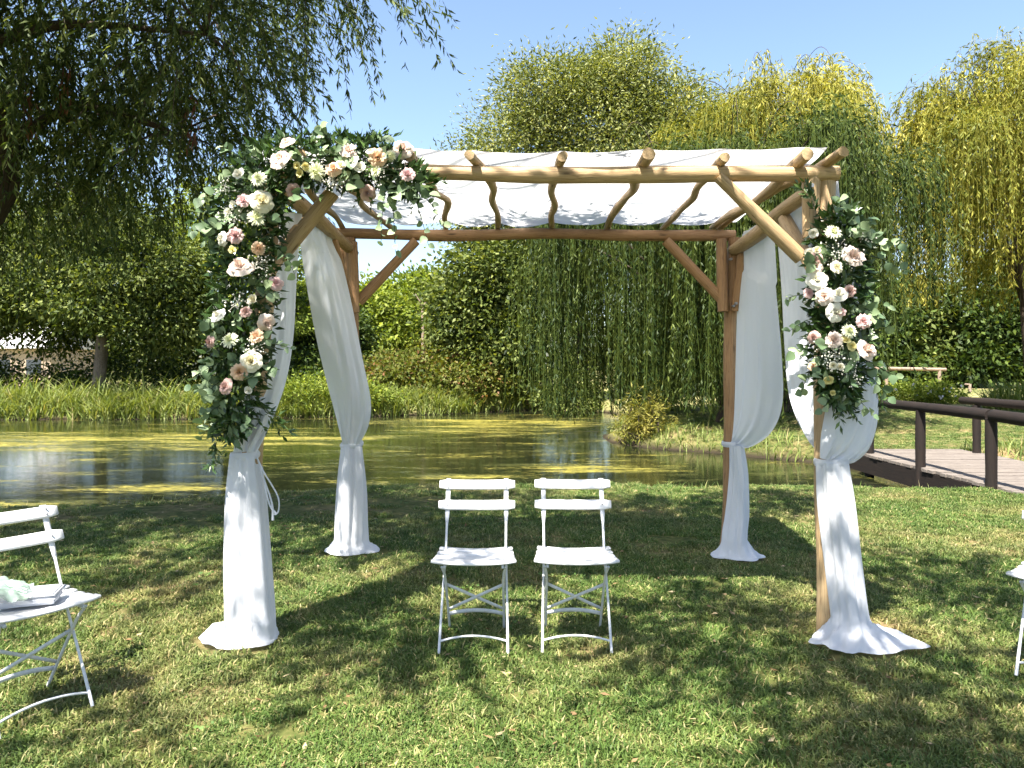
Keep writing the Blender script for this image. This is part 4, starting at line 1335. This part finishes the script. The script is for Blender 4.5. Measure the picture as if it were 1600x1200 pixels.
def tulle():
    c = on_chair(-.13, .0, .520)
    root = empty('tulle_bag', c, math.radians(30))
    tag(root, 'crumpled pale tulle bag with green stripes on the left edge chair', 'bag')
    m, t, N, L, b = nt('tulle')
    b.inputs['Base Color'].default_value = (.34, .44, .37, 1); b.inputs['Roughness'].default_value = .5
    tr = N.new('ShaderNodeBsdfTransparent'); ms = N.new('ShaderNodeMixShader'); ms.inputs[0].default_value = .55
    L.new(tr.outputs[0], ms.inputs[1]); L.new(b.outputs[0], ms.inputs[2]); L.new(ms.outputs[0], N['Material Output'].inputs['Surface'])
    n = 40
    U, Vv = np.meshgrid(np.linspace(-1, 1, n), np.linspace(-1, 1, n))
    Z = .055 * np.clip(1 - U ** 2 - .6 * Vv ** 2, 0, 1) ** .7 + .022 * vnoise(U * 4 + 9, Vv * 4, 51) + .010 * vnoise(U * 9, Vv * 9, 52)
    link('net', mesh('net', np.stack([U * .14, Vv * .12, Z], -1).reshape(-1, 3), grid_faces(n, n), m), root)
    link('lining', mesh('lining', np.stack([U * .12, Vv * .10, Z * .6 - .006], -1).reshape(-1, 3), grid_faces(n, n), m), root)
    gm = plain('green_ribbon', (.42, .62, .50), .6, .1, 20)
    for k in range(4):
        yy = -.06 + k * .035
        xs = np.linspace(-.11, .12, 14)
        zz = .055 * np.clip(1 - (xs / .14) ** 2 - .6 * (yy / .12) ** 2, 0, 1) ** .7 * .75 + .004
        mb = MB(); mb.add(*tube(np.stack([xs, yy + .012 * np.sin(xs * 30 + k), zz], 1), np.full(14, .0045), 6)); mb.build('ribbon', gm, root)


tulle()

# ------------------------------------------------------------------ footbridge
br = empty('footbridge', (6.75, 10.5, 0))
tag(br, 'small footbridge with dark log rails and grey plank deck at right', 'bridge')
BO = np.array((6.75, 10.5, 0))
rng_b = np.random.default_rng(130)
y = 8.45
while y < 12.75:
    w = rng_b.uniform(.135, .15)
    mb = MB()
    V, Fc = box((6.78 + rng_b.uniform(-.02, .02), y + w / 2, .03 + rng_b.uniform(-.004, .004)), (1.98 + rng_b.uniform(-.03, .03), w - .020, .04))
    V = V - BO
    G = V[:, [1, 2, 0]] + rng_b.uniform(0, 30)
    mb.add(V, Fc, G); mb.build('plank', M['plank'], br, False)
    y += w
for x in (5.86, 7.7):
    mb = MB(); V, Fc = box((x, 10.6, -.13), (.14, 4.3, .26)); V = V - BO; mb.add(V, Fc, V[:, [0, 2, 1]] + x); mb.build('stringer', M['dark_log'], br, False)


def blog(name, pts, r):
    mb = MB(); mb.add(*tube(np.array(pts, float) - BO, r, 12, max(8, len(pts) * 5), .05, rng_b)); return mb.build(name, M['dark_log'], br)


for x, y in ((5.77, 8.9), (5.83, 10.55), (5.90, 12.2)):
    blog('post', [(x, y, -.35), (x, y, .3), (x, y, .86)], [.068, .066, .064])
for x, y in ((7.70, 12.25), (7.66, 10.5), (7.62, 8.8)):
    blog('post', [(x, y, -.35), (x, y, .3), (x, y, .84)], [.066, .064, .062])
blog('rail', [(5.94, 12.75, .89), (5.85, 10.9, .905), (5.78, 8.93, .90)], [.065, .07, .072])
blog('rail', [(5.77, 8.86, .90), (5.74, 7.9, .885), (5.70, 7.0, .88)], [.074, .072, .07])
blog('rail', [(7.73, 12.7, .90), (7.70, 11.4, .905), (7.66, 9.6, .90)], [.062, .068, .066])
blog('rail', [(7.65, 9.54, .90), (7.62, 8.4, .90), (7.6, 7.0, .90)], [.068, .068, .066])
blog('post', [(5.71, 7.15, -.2), (5.71, 7.15, .3), (5.71, 7.15, .84)], [.068, .066, .064])

# far handrail and stake in the meadow
hr = empty('handrail', (25.6, 46, 0)); tag(hr, 'far weathered wooden handrail in the sunny meadow', 'handrail')
for x in (23.3, 26.6):
    mb = MB(); mb.add(*tube(np.array([(x, 46, -.2), (x, 46, 1.2)]) - (25.6, 46, 0), [.11, .10], 9)); mb.build('post', M['grey_wood'], hr)
mb = MB(); mb.add(*tube(np.array([(22.6, 46, 1.32), (24.8, 46, 1.28), (27.0, 46, 1.24)]) - (25.6, 46, 0), [.11, .11, .11], 9, 12, .06)); mb.build('rail', M['grey_wood'], hr)
sk = empty('wooden_stake', (25.4, 41, 0)); tag(sk, 'short wooden stake in the sunny meadow right of the far handrail', 'stake')
mb = MB(); mb.add(*tube(np.array([(0, 0, -.2), (0, 0, .30), (.02, 0, .48)]), [.09, .085, .07], 8, 8, .08)); mb.build('post', M['grey_wood'], sk)
mb = MB(); mb.add(*tube(np.array([(-.28, 0, .46), (.04, 0, .44)]), [.05, .045], 7, 5, .08)); mb.build('peg', M['grey_wood'], sk)
# bare pole on the far bank
pl = empty('dead_trunk', (-4.1, 34, 0)); tag(pl, 'pale bare dead trunk standing before the bright trees', 'trunk')
mb = MB(); mb.add(*tube(np.array([(0, 0, -.2), (.02, 0, 2.0), (-.02, 0, 4.3)]), [.11, .09, .06], 8, 12, .1)); mb.build('stem', M['grey_wood'], pl)
mb = MB(); mb.add(*tube(np.array([(0, 0, 4.2), (-.35, 0, 4.8)]), [.04, .02], 6, 4)); mb.build('stub', M['grey_wood'], pl); mb = MB(); mb.add(*tube(np.array([(0, 0, 4.2), (.25, 0, 4.6)]), [.04, .02], 6, 4)); mb.build('stub', M['grey_wood'], pl)

# house glimpsed at far left
hs = empty('house', (-30.3, 48, 0)); tag(hs, 'pale-roofed house glimpsed between the trees at the left edge', 'house')
HO = np.zeros(3)
mb = MB(); mb.add(*box((0, 0, 1.3), (3.8, 5, 2.6))); mb.build('wall', M['house_wall'], hs, False)
V = np.array([(-2.1, -2.9, 2.55), (2.1, -2.9, 2.55), (2.1, 2.9, 2.55), (-2.1, 2.9, 2.55), (-2.1, 0, 4.2), (2.1, 0, 4.2)])
mb = MB(); mb.add(V, [(0, 1, 5, 4), (2, 3, 4, 5), (0, 4, 3), (1, 2, 5), (0, 3, 2, 1)]); mb.build('roof', M['house_roof'], hs, False)
for x in (-1.0, .9):
    mb = MB(); mb.add(*box((x, -2.52, 1.4), (1.1, .08, 1.1))); w_ = mb.build('window', M['house_wall'], hs, False)
    mb = MB(); mb.add(*box((x, -2.57, 1.4), (.9, .04, .9))); mb.build('pane', M['pane'], w_, False)

# ------------------------------------------------------------------ flower garlands
def petal_grid(nu, nv): return [tuple(r) for r in grid_faces(nu, nv)]


def rose_mesh(rng, layers, open_, ruffle):
    """unit rose: faces +z, radius about 1"""
    V, Fc, vv, n = [], [], [], 0
    nu, nv = 6, 5
    K = len(layers)
    for k, cnt in enumerate(layers):
        f = (k + 1) / K
        r = .05 + .85 * f ** 1.1
        hgt = .66 - .32 * f
        base_r = .02 + .20 * f
        curl = open_ * f ** 1.6
        a0 = rng.uniform(0, 6.28)
        for j in range(cnt):
            a = a0 + j * 6.283 / cnt + rng.normal(0, .10)
            span = 6.283 / cnt * (1.28 if k else 1.7)
            tilt = rng.normal(0, .12)
            for iv in range(nv):
                t = iv / (nv - 1)
                for iu in range(nu):
                    s = iu / (nu - 1) * 2 - 1
                    edge = 1 - .30 * s * s * t
                    rr = base_r + (r - base_r) * (t ** .65) * edge + curl * .30 * max(0, t - .62) ** 1.1 * 2
                    z = -.25 + (hgt + .25) * (t ** .9) * edge - curl * .55 * max(0, t - .60) ** 1.2 * 2.4 + tilt * t
                    z += ruffle * .09 * math.sin(s * 7 + a * 3 + k) * t; rr += ruffle * .07 * math.sin(s * 9 + a * 5) * t
                    rr *= 1 - .05 * (k == 0)
                    aa = a + s * span * .5 + (.25 * t if k < K - 1 else .08 * t)
                    V.append((math.cos(aa) * rr, math.sin(aa) * rr, z)); vv.append(min(1, .30 + .7 * f * (.45 + .55 * t)))
            Fc += [tuple(q + n for q in g) for g in petal_grid(nu, nv)]; n += nu * nv
    return np.array(V), Fc, np.array(vv)


def mum_mesh(rng):
    V, Fc, vv, n = [], [], [], 0
    for k, (cnt, el, ln) in enumerate([(9, 78, .42), (12, 62, .60), (15, 44, .80), (17, 26, .96), (18, 8, 1.02), (17, -10, 1.0)]):
        for j in range(cnt):
            a = j * 6.283 / cnt + k * .4 + rng.normal(0, .06)
            e = math.radians(el + rng.normal(0, 5)); l = ln * rng.uniform(.9, 1.08); w = .085
            o = np.array((math.cos(a), math.sin(a), 0)); sd = np.array((-math.sin(a), math.cos(a), 0)); up = np.array((0, 0, 1.))
            for t, wk in ((0.05, .5), (.45, 1.0), (.8, .95), (1.0, .25)):
                ee = e + .45 * t * t * (1 if k < 3 else -.4)
                c = o * l * t * math.cos(ee) + up * (l * t * math.sin(ee) * .75 - .05)
                V += [c - sd * w * wk, c + sd * w * wk]; f = (k / 5) * .75 + .25 * t; vv += [f, f]
            Fc += [tuple(q + n for q in (2 * i, 2 * i + 1, 2 * i + 3, 2 * i + 2)) for i in range(3)]; n += 8
    return np.array(V), Fc, np.array(vv)


def bud_mesh(rng):
    return rose_mesh(rng, (3, 3, 4), .15, .2)


PAL = {
    'blush': petal_mat('blush_petal', (.80, .69, .61), (.74, .50, .39)),
    'cream': petal_mat('cream_petal', (.84, .80, .66), (.76, .66, .30)),
    'white': petal_mat('white_petal', (.86, .84, .76), (.80, .76, .56)),
    'pink': petal_mat('pink_petal', (.80, .58, .56), (.70, .38, .39)),
    'peach': petal_mat('peach_petal', (.80, .58, .40), (.72, .42, .22)),
    'dusty': petal_mat('dusty_pink_petal', (.66, .46, .41), (.52, .30, .25)),
    'yellow': petal_mat('yellow_petal', (.82, .74, .36), (.70, .58, .14)),
    'mum': petal_mat('chrysanthemum_petal', (.84, .84, .72), (.60, .66, .20)),
}
FM = {}
rf = np.random.default_rng(140)


def flower_mesh(kind, colr, var):
    key = (kind, colr, var)
    if key not in FM:
        if kind == 'rose': g = rose_mesh(rf, (3, 4, 5, 6, 6), 1.15, .4)
        elif kind == 'ruffle': g = rose_mesh(rf, (4, 6, 8, 9), .9, 1.0)
        elif kind == 'cup': g = rose_mesh(rf, (3, 4, 5), .55, .3)
        elif kind == 'bud': g = bud_mesh(rf)
        else: g = mum_mesh(rf)
        FM[key] = mesh(kind, g[0], g[1], PAL[colr], True, {'v': g[2]})
    return FM[key]


NAMES = {'rose': 'rose', 'ruffle': 'carnation', 'cup': 'ranunculus', 'bud': 'flower_bud', 'mum': 'chrysanthemum'}
# photo position, diameter in photo pixels, kind, colour
LEFT = [(448, 222, 25, 'rose', 'blush'), (437, 248, 36, 'rose', 'blush'), (373, 271, 21, 'cup', 'white'), (404, 279, 27, 'mum', 'mum'), (409, 314, 36, 'rose', 'cream'), (401, 340, 30, 'mum', 'mum'),
        (380, 313, 23, 'ruffle', 'pink'), (364, 320, 15, 'bud', 'white'), (356, 331, 14, 'bud', 'white'), (346, 373, 23, 'rose', 'white'), (367, 368, 26, 'ruffle', 'pink'), (404, 388, 22, 'ruffle', 'peach'),
        (375, 415, 40, 'rose', 'blush'), (431, 442, 24, 'rose', 'pink'), (464, 259, 14, 'cup', 'yellow'), (477, 260, 15, 'cup', 'yellow'), (468, 271, 15, 'cup', 'yellow'), (494, 268, 31, 'mum', 'mum'),
        (521, 263, 25, 'rose', 'peach'), (532, 258, 18, 'cup', 'cream'), (551, 253, 22, 'rose', 'white'), (562, 261, 20, 'cup', 'white'), (544, 235, 27, 'ruffle', 'blush'), (590, 246, 30, 'ruffle', 'peach'), (579, 238, 18, 'bud', 'white'),
        (611, 243, 18, 'mum', 'mum'), (629, 232, 32, 'rose', 'blush'), (637, 272, 24, 'ruffle', 'pink'), (574, 302, 25, 'rose', 'dusty'), (587, 267, 20, 'mum', 'mum'), (363, 390, 14, 'cup', 'yellow'),
        (340, 492, 26, 'rose', 'white'), (384, 487, 19, 'ruffle', 'dusty'), (417, 505, 28, 'rose', 'blush'), (359, 531, 29, 'mum', 'mum'), (400, 525, 24, 'ruffle', 'peach'), (327, 534, 20, 'rose', 'dusty'),
        (392, 564, 34, 'rose', 'cream'), (374, 581, 27, 'ruffle', 'peach'), (352, 603, 26, 'rose', 'dusty'), (388, 610, 15, 'bud', 'white'), (458, 298, 22, 'rose', 'dusty'), (395, 467, 18, 'bud', 'cream')]
RIGHT = [(1271, 364, 18, 'bud', 'white'), (1302, 362, 28, 'mum', 'mum'), (1353, 354, 15, 'bud', 'mum'), (1364, 370, 15, 'bud', 'cream'), (1334, 400, 36, 'ruffle', 'blush'), (1264, 395, 18, 'bud', 'white'), (1276, 391, 15, 'bud', 'cream'),
         (1274, 405, 22, 'rose', 'dusty'), (1275, 416, 22, 'rose', 'blush'), (1277, 436, 33, 'rose', 'white'), (1308, 417, 22, 'ruffle', 'cream'), (1288, 463, 28, 'rose', 'blush'), (1310, 460, 27, 'rose', 'white'), (1264, 458, 17, 'rose', 'pink'),
         (1306, 488, 32, 'rose', 'white'), (1350, 502, 24, 'ruffle', 'pink'), (1328, 455, 20, 'ruffle', 'dusty'), (1327, 517, 26, 'mum', 'mum'), (1271, 527, 20, 'rose', 'dusty'), (1303, 531, 26, 'ruffle', 'blush'), (1322, 531, 17, 'cup', 'yellow'),
         (1331, 541, 17, 'cup', 'yellow'), (1354, 546, 34, 'rose', 'blush'), (1302, 571, 14, 'cup', 'cream'), (1313, 573, 14, 'cup', 'cream'), (1295, 594, 17, 'cup', 'yellow'), (1301, 614, 11, 'bud', 'yellow'), (1270, 572, 15, 'rose', 'peach'), (1314, 487, 15, 'rose', 'pink')]


def eu_leaf(kind):
    """one leaf, base at the origin, along +y"""
    V, Fc, vv = [], [], []
    wid = {'round': .42, 'pointed': .27}[kind]
    n = 7
    for i in range(n):
        t = i / (n - 1)
        w = wid * (math.sin(math.pi * min(1, t ** (.72 if kind == 'round' else .85))) ** .75) + .012
        if i == n - 1: w = .01
        for s in (-1, 0, 1):
            V.append((s * w, t, .10 * abs(s) * math.sin(t * 3) - .18 * t * t)); vv.append(.5)
    for i in range(n - 1):
        for s in range(2):
            a = i * 3 + s; Fc.append((a, a + 1, a + 4, a + 3))
    return np.array(V), Fc


LEAF_MESH = []
for kd in ('round', 'round', 'round', 'pointed'):
    for val in (.25, .5, .72, .95):
        V, Fc = eu_leaf(kd)
        LEAF_MESH.append((kd, mesh('leaf', V, Fc, M['eucalyptus'], True, {'v': np.full(len(V), val)})))


def basis(d, up):
    """rotation with +y along d"""
    y = Vector(d).normalized(); x = y.cross(Vector(up)).normalized(); z = x.cross(y)
    return Matrix((x, y, z)).transposed()


def garland(label, path, width, flowers, sprigs, extra, seed, nfill, gyps, dz):
    """path: spine points (px, py, d)"""
    rng = np.random.default_rng(seed)
    sp = cr([P(*p) for p in path], 60)
    wd = np.interp(np.linspace(0, 1, 60), np.linspace(0, 1, len(width)), width)
    org = sp[len(sp) // 2].copy()
    root = empty('flower_garland', org)
    tag(root, label, 'garland')
    # flowers sit proud of the greenery and look outwards
    for i, (px, py, dia, kind, colr) in enumerate(flowers):
        g0 = P(px, py, 3.8)
        k = np.argmin(np.linalg.norm((sp - g0)[:, [0, 2]], axis=1))
        off = (g0 - sp[k])[[0, 2]]
        rel = np.clip(np.linalg.norm(off) / wd[k], 0, 1)
        d = sp[k][1] - .05 - .13 * math.sqrt(1 - .85 * rel ** 2)
        p = P(px, py, d)
        nrm = Vector((off[0] * 2.4 + rng.normal(0, .22), -.55 - .25 * rng.random(), off[1] * 1.6 + .18 + rng.normal(0, .22))).normalized()
        me = flower_mesh(kind, colr, int(rng.integers(0, 3)))
        o = link(NAMES[kind], me, root)
        o.location = Vector(p - org)
        q = nrm.to_track_quat('Z', 'Y'); o.rotation_mode = 'QUATERNION'
        o.rotation_quaternion = q @ Euler((0, 0, rng.uniform(0, 6.28))).to_quaternion()
        s = dia / F * d * .5 * .96
        o.scale = (s, s, s)
    # eucalyptus sprigs: a stem with leaves set along it
    def sprig(a, d, ln, nleaf, size, hang, kinds=('round',)):
        a = np.array(a, float); d = unit(np.array(d, float))
        t = np.linspace(0, 1, 8)[:, None]
        pts = a + d * ln * t + np.array((0, 0, -hang * ln)) * t ** 2
        mb = MB(); mb.add(*tube(pts - org, np.linspace(.0030, .0012, 8), 5))
        so = mb.build('eucalyptus_sprig', M['ruscus'], root)
        for j in range(nleaf):
            u = (.12 + .88 * (j + 1) / nleaf) * 7
            k = min(int(u), 6); f = min(u - k, 1)
            p = pts[k] * (1 - f) + pts[k + 1] * f
            tg = unit(pts[k + 1] - pts[k])
            sd = unit(np.cross(tg, rng.normal(size=3) + np.array((0, -1.2, 0)))) * (1 if j % 2 else -1)
            ld = unit(tg * .55 + sd * .8 + rng.normal(size=3) * .25)
            kd = [m for m in LEAF_MESH if m[0] in kinds]
            me = kd[int(rng.integers(0, len(kd)))][1]
            o = link('leaf', me, so)
            o.matrix_local = Matrix.Translation(Vector(p - org)) @ basis(ld, rng.normal(size=3) * .6 + np.array((0, -1.0, .35))).to_4x4() @ Matrix.Scale(size * rng.uniform(.75, 1.2), 4)
    for _ in range(sprigs):
        k = int(rng.integers(2, 58))
        th = rng.uniform(0, 6.283)
        side = np.array((math.cos(th), -.35 - .5 * rng.random(), math.sin(th)))
        a = sp[k] + side * np.array((1, .5, 1)) * wd[k] * rng.uniform(.15, .60) + np.array((0, -.06, 0))
        sprig(a, side + rng.normal(size=3) * .25, rng.uniform(.09, .17), int(rng.integers(6, 9)), rng.uniform(.044, .060), .25)
    for (px, py, d, dx, dy, dz_, ln, nl, size, hang, kn) in extra:
        sprig(P(px, py, d), (dx, dy, dz_), ln, nl, size, hang, kn)
    # dark filler greenery
    Q, VV = [], []
    k = rng.integers(0, 60, nfill)
    th = rng.uniform(0, 6.283, nfill)
    rad = np.sqrt(rng.uniform(0, 1, nfill)) * wd[k] * 1.02
    p = sp[k] + np.stack([np.cos(th) * rad, rng.uniform(-.135, .04, nfill) * np.sqrt(np.clip(1.1 - (rad / wd[k]) ** 2, .1, 1)), np.sin(th) * rad], 1)
    d = np.stack([np.cos(th), -.4 + 0 * th, np.sin(th)], 1) + rng.normal(size=(nfill, 3)) * .6
    l = rng.uniform(.035, .075, nfill)
    Q.append(leaf_quads(p, d, l, l * .36, rng, np.array((0, -1., .5)))); VV.append(rng.normal(.45, .25, nfill))
    # wispy tips with fine leaves
    for _ in range(int(sprigs * .8)):
        k = int(rng.integers(0, 60)); th = rng.uniform(0, 6.283)
        a = sp[k] + np.array((math.cos(th), -.15, math.sin(th))) * wd[k] * .8
        dr = unit(np.array((math.cos(th), -.3, math.sin(th))) + rng.normal(size=3) * .3)
        n = 22; t = rng.uniform(0, 1, n)[:, None]; ln = rng.uniform(.08, .16)
        pp = a + dr * ln * t + np.array((0, 0, -.05)) * t ** 2
        l = rng.uniform(.02, .042, n)
        Q.append(leaf_quads(pp, dr + rng.normal(size=(n, 3)) * .7, l, l * .33, rng)); VV.append(rng.normal(.6, .25, n))
    for (px, py, d, dx, dy, dz_, ln, nl) in dz:           # long trailing or upright tips
        a = P(px, py, d); dr = unit(np.array((dx, dy, dz_)))
        t = rng.uniform(0, 1, nl)[:, None]
        pp = a + dr * ln * t + np.array((0, 0, -.10 * ln)) * t ** 2 + rng.normal(size=(nl, 3)) * .006
        l = rng.uniform(.035, .06, nl)
        Q.append(leaf_quads(pp, dr * .9 + rng.normal(size=(nl, 3)) * .5, l, l * .30, rng)); VV.append(rng.normal(.6, .25, nl))
    o = link('filler_greenery', leaves_mesh('filler_greenery', np.concatenate(Q) - org, np.concatenate(VV), M['ruscus']), root); o['kind'] = 'stuff'
    # gypsophila: tiny white heads on hair-thin stems
    mb = MB()
    OC = np.array([(1, 0, 0), (-1, 0, 0), (0, 1, 0), (0, -1, 0), (0, 0, 1), (0, 0, -1)], float)
    OF = [(0, 2, 4), (2, 1, 4), (1, 3, 4), (3, 0, 4), (2, 0, 5), (1, 2, 5), (3, 1, 5), (0, 3, 5)]
    for px, py, rpx, n in gyps:
        k = np.argmin(np.linalg.norm((sp - P(px, py, 3.8))[:, [0, 2]], axis=1))
        d = sp[k][1] - .15
        for _ in range(n):
            q = rng.normal(size=2) * rpx * .5
            c = P(px + q[0], py + q[1], d + rng.uniform(-.03, .05))
            mb.add(OC * rng.uniform(.0035, .0062) + c - org, OF)
            if rng.random() < .4:
                mb.add(*tube(np.array([c, P(px, py, d + .08)]) - org, [.0006, .0008], 3))
    o = mb.build('gypsophila', PAL['white'], root); o['kind'] = 'stuff'
    o.data.attributes.new('v', 'FLOAT', 'POINT').data.foreach_set('value', np.ones(len(o.data.vertices), dtype=np.float32))


garland('long flower garland climbing the left front post and along the front beam',
        [(366, 668, 3.88), (374, 600, 3.88), (378, 520, 3.88), (384, 440, 3.88), (388, 360, 3.88), (404, 298, 3.88), (448, 258, 3.88), (530, 256, 3.88), (600, 262, 3.88), (655, 290, 3.88)],
        [.06, .145, .17, .17, .18, .19, .15, .125, .125, .07], LEFT, 40,
        [(640, 290, 3.80, .5, -.1, -1, .22, 9, .040, .5, ('round',)), (612, 300, 3.80, .1, -.1, -1, .24, 9, .042, .3, ('round',)), (600, 292, 3.80, -.05, -.1, -1, .22, 8, .040, .3, ('round',)), (655, 300, 3.80, .8, -.1, -.6, .16, 7, .038, .5, ('round',)),
         (350, 345, 3.80, -1, -.1, -.1, .16, 8, .044, .3, ('round',)), (345, 330, 3.82, -1, -.1, .1, .14, 7, .044, .2, ('round',)), (420, 250, 3.82, -.8, -.2, .6, .14, 7, .046, .1, ('round',)), (380, 250, 3.82, -.6, -.2, .5, .12, 7, .046, .1, ('round',)),
         (570, 235, 3.84, .5, -.1, .7, .10, 6, .048, .1, ('round',)), (500, 240, 3.84, -.2, -.1, .9, .10, 6, .046, .1, ('round',)), (410, 540, 3.80, .9, -.2, .2, .16, 7, .036, .3, ('pointed',)), (360, 640, 3.82, .2, -.2, -.9, .16, 7, .046, .2, ('pointed', 'round')),
         (330, 555, 3.82, -.5, -.1, -.6, .12, 7, .038, .2, ('round',)), (425, 380, 3.82, .8, -.3, -.5, .14, 7, .044, .3, ('round',)), (440, 395, 3.82, .6, -.3, -.6, .12, 6, .044, .3, ('round',))],
        401, 4600, [(367, 336, 22, 60), (402, 412, 26, 60), (522, 282, 20, 60), (396, 545, 22, 60), (375, 470, 20, 40), (590, 265, 24, 50), (500, 255, 24, 30), (350, 290, 18, 25)],
        [(348, 640, 3.84, -.25, 0, -1, .28, 46), (336, 668, 3.84, .0, 0, -1, .16, 26), (400, 620, 3.82, .6, 0, -.8, .22, 34), (415, 640, 3.82, .8, 0, -.6, .18, 26), (545, 232, 3.84, -.2, 0, 1, .10, 18), (560, 225, 3.84, .9, 0, .5, .16, 22), (570, 222, 3.84, .8, 0, .2, .16, 20), (650, 275, 3.8, 1, 0, .1, .10, 16), (310, 345, 3.84, -.9, 0, -.1, .06, 12), (530, 225, 3.84, -.1, 0, 1, .09, 16)])
garland('short flower garland on the right front post over the white drape',
        [(1306, 622, 3.88), (1308, 570, 3.86), (1310, 510, 3.86), (1308, 450, 3.86), (1308, 390, 3.86), (1308, 345, 3.88)],
        [.05, .15, .16, .16, .15, .09], RIGHT, 26,
        [(1360, 400, 3.80, .9, -.2, -.2, .16, 8, .046, .3, ('round',)), (1365, 385, 3.80, .8, -.2, .2, .12, 7, .046, .2, ('round',)), (1360, 570, 3.80, .9, -.1, -.2, .14, 8, .050, .3, ('round',)), (1345, 580, 3.78, .9, -.2, -.5, .15, 7, .052, .4, ('round',)),
         (1268, 545, 3.80, -.9, -.2, .0, .10, 5, .060, .2, ('pointed', 'round')), (1268, 575, 3.80, -.5, -.2, -.8, .12, 6, .048, .2, ('round',)), (1262, 460, 3.82, -.9, -.1, 0, .12, 7, .036, .2, ('pointed',)), (1305, 610, 3.80, .1, -.2, -.9, .10, 5, .050, .1, ('round', 'pointed')),
         (1345, 440, 3.80, .7, -.2, -.6, .16, 7, .044, .2, ('pointed',)), (1262, 500, 3.82, -.8, -.1, -.3, .10, 6, .042, .2, ('round',))],
        402, 2800, [(1306, 392, 20, 60), (1312, 408, 20, 40), (1310, 556, 26, 70), (1328, 586, 20, 60), (1350, 370, 20, 30), (1356, 512, 12, 20), (1290, 560, 24, 40)],
        [(1272, 330, 3.86, -.1, 0, 1, .12, 30), (1268, 310, 3.86, -.4, 0, 1, .10, 20), (1330, 350, 3.86, .4, 0, 1, .08, 22), (1320, 600, 3.82, .3, 0, -1, .16, 26), (1370, 590, 3.84, .2, 0, -1, .14, 22), (1312, 640, 3.8, .0, 0, -1, .07, 10), (1258, 300, 3.86, -.8, 0, .5, .06, 10)])
# print('SCENE BUILT', len(bpy.data.objects))
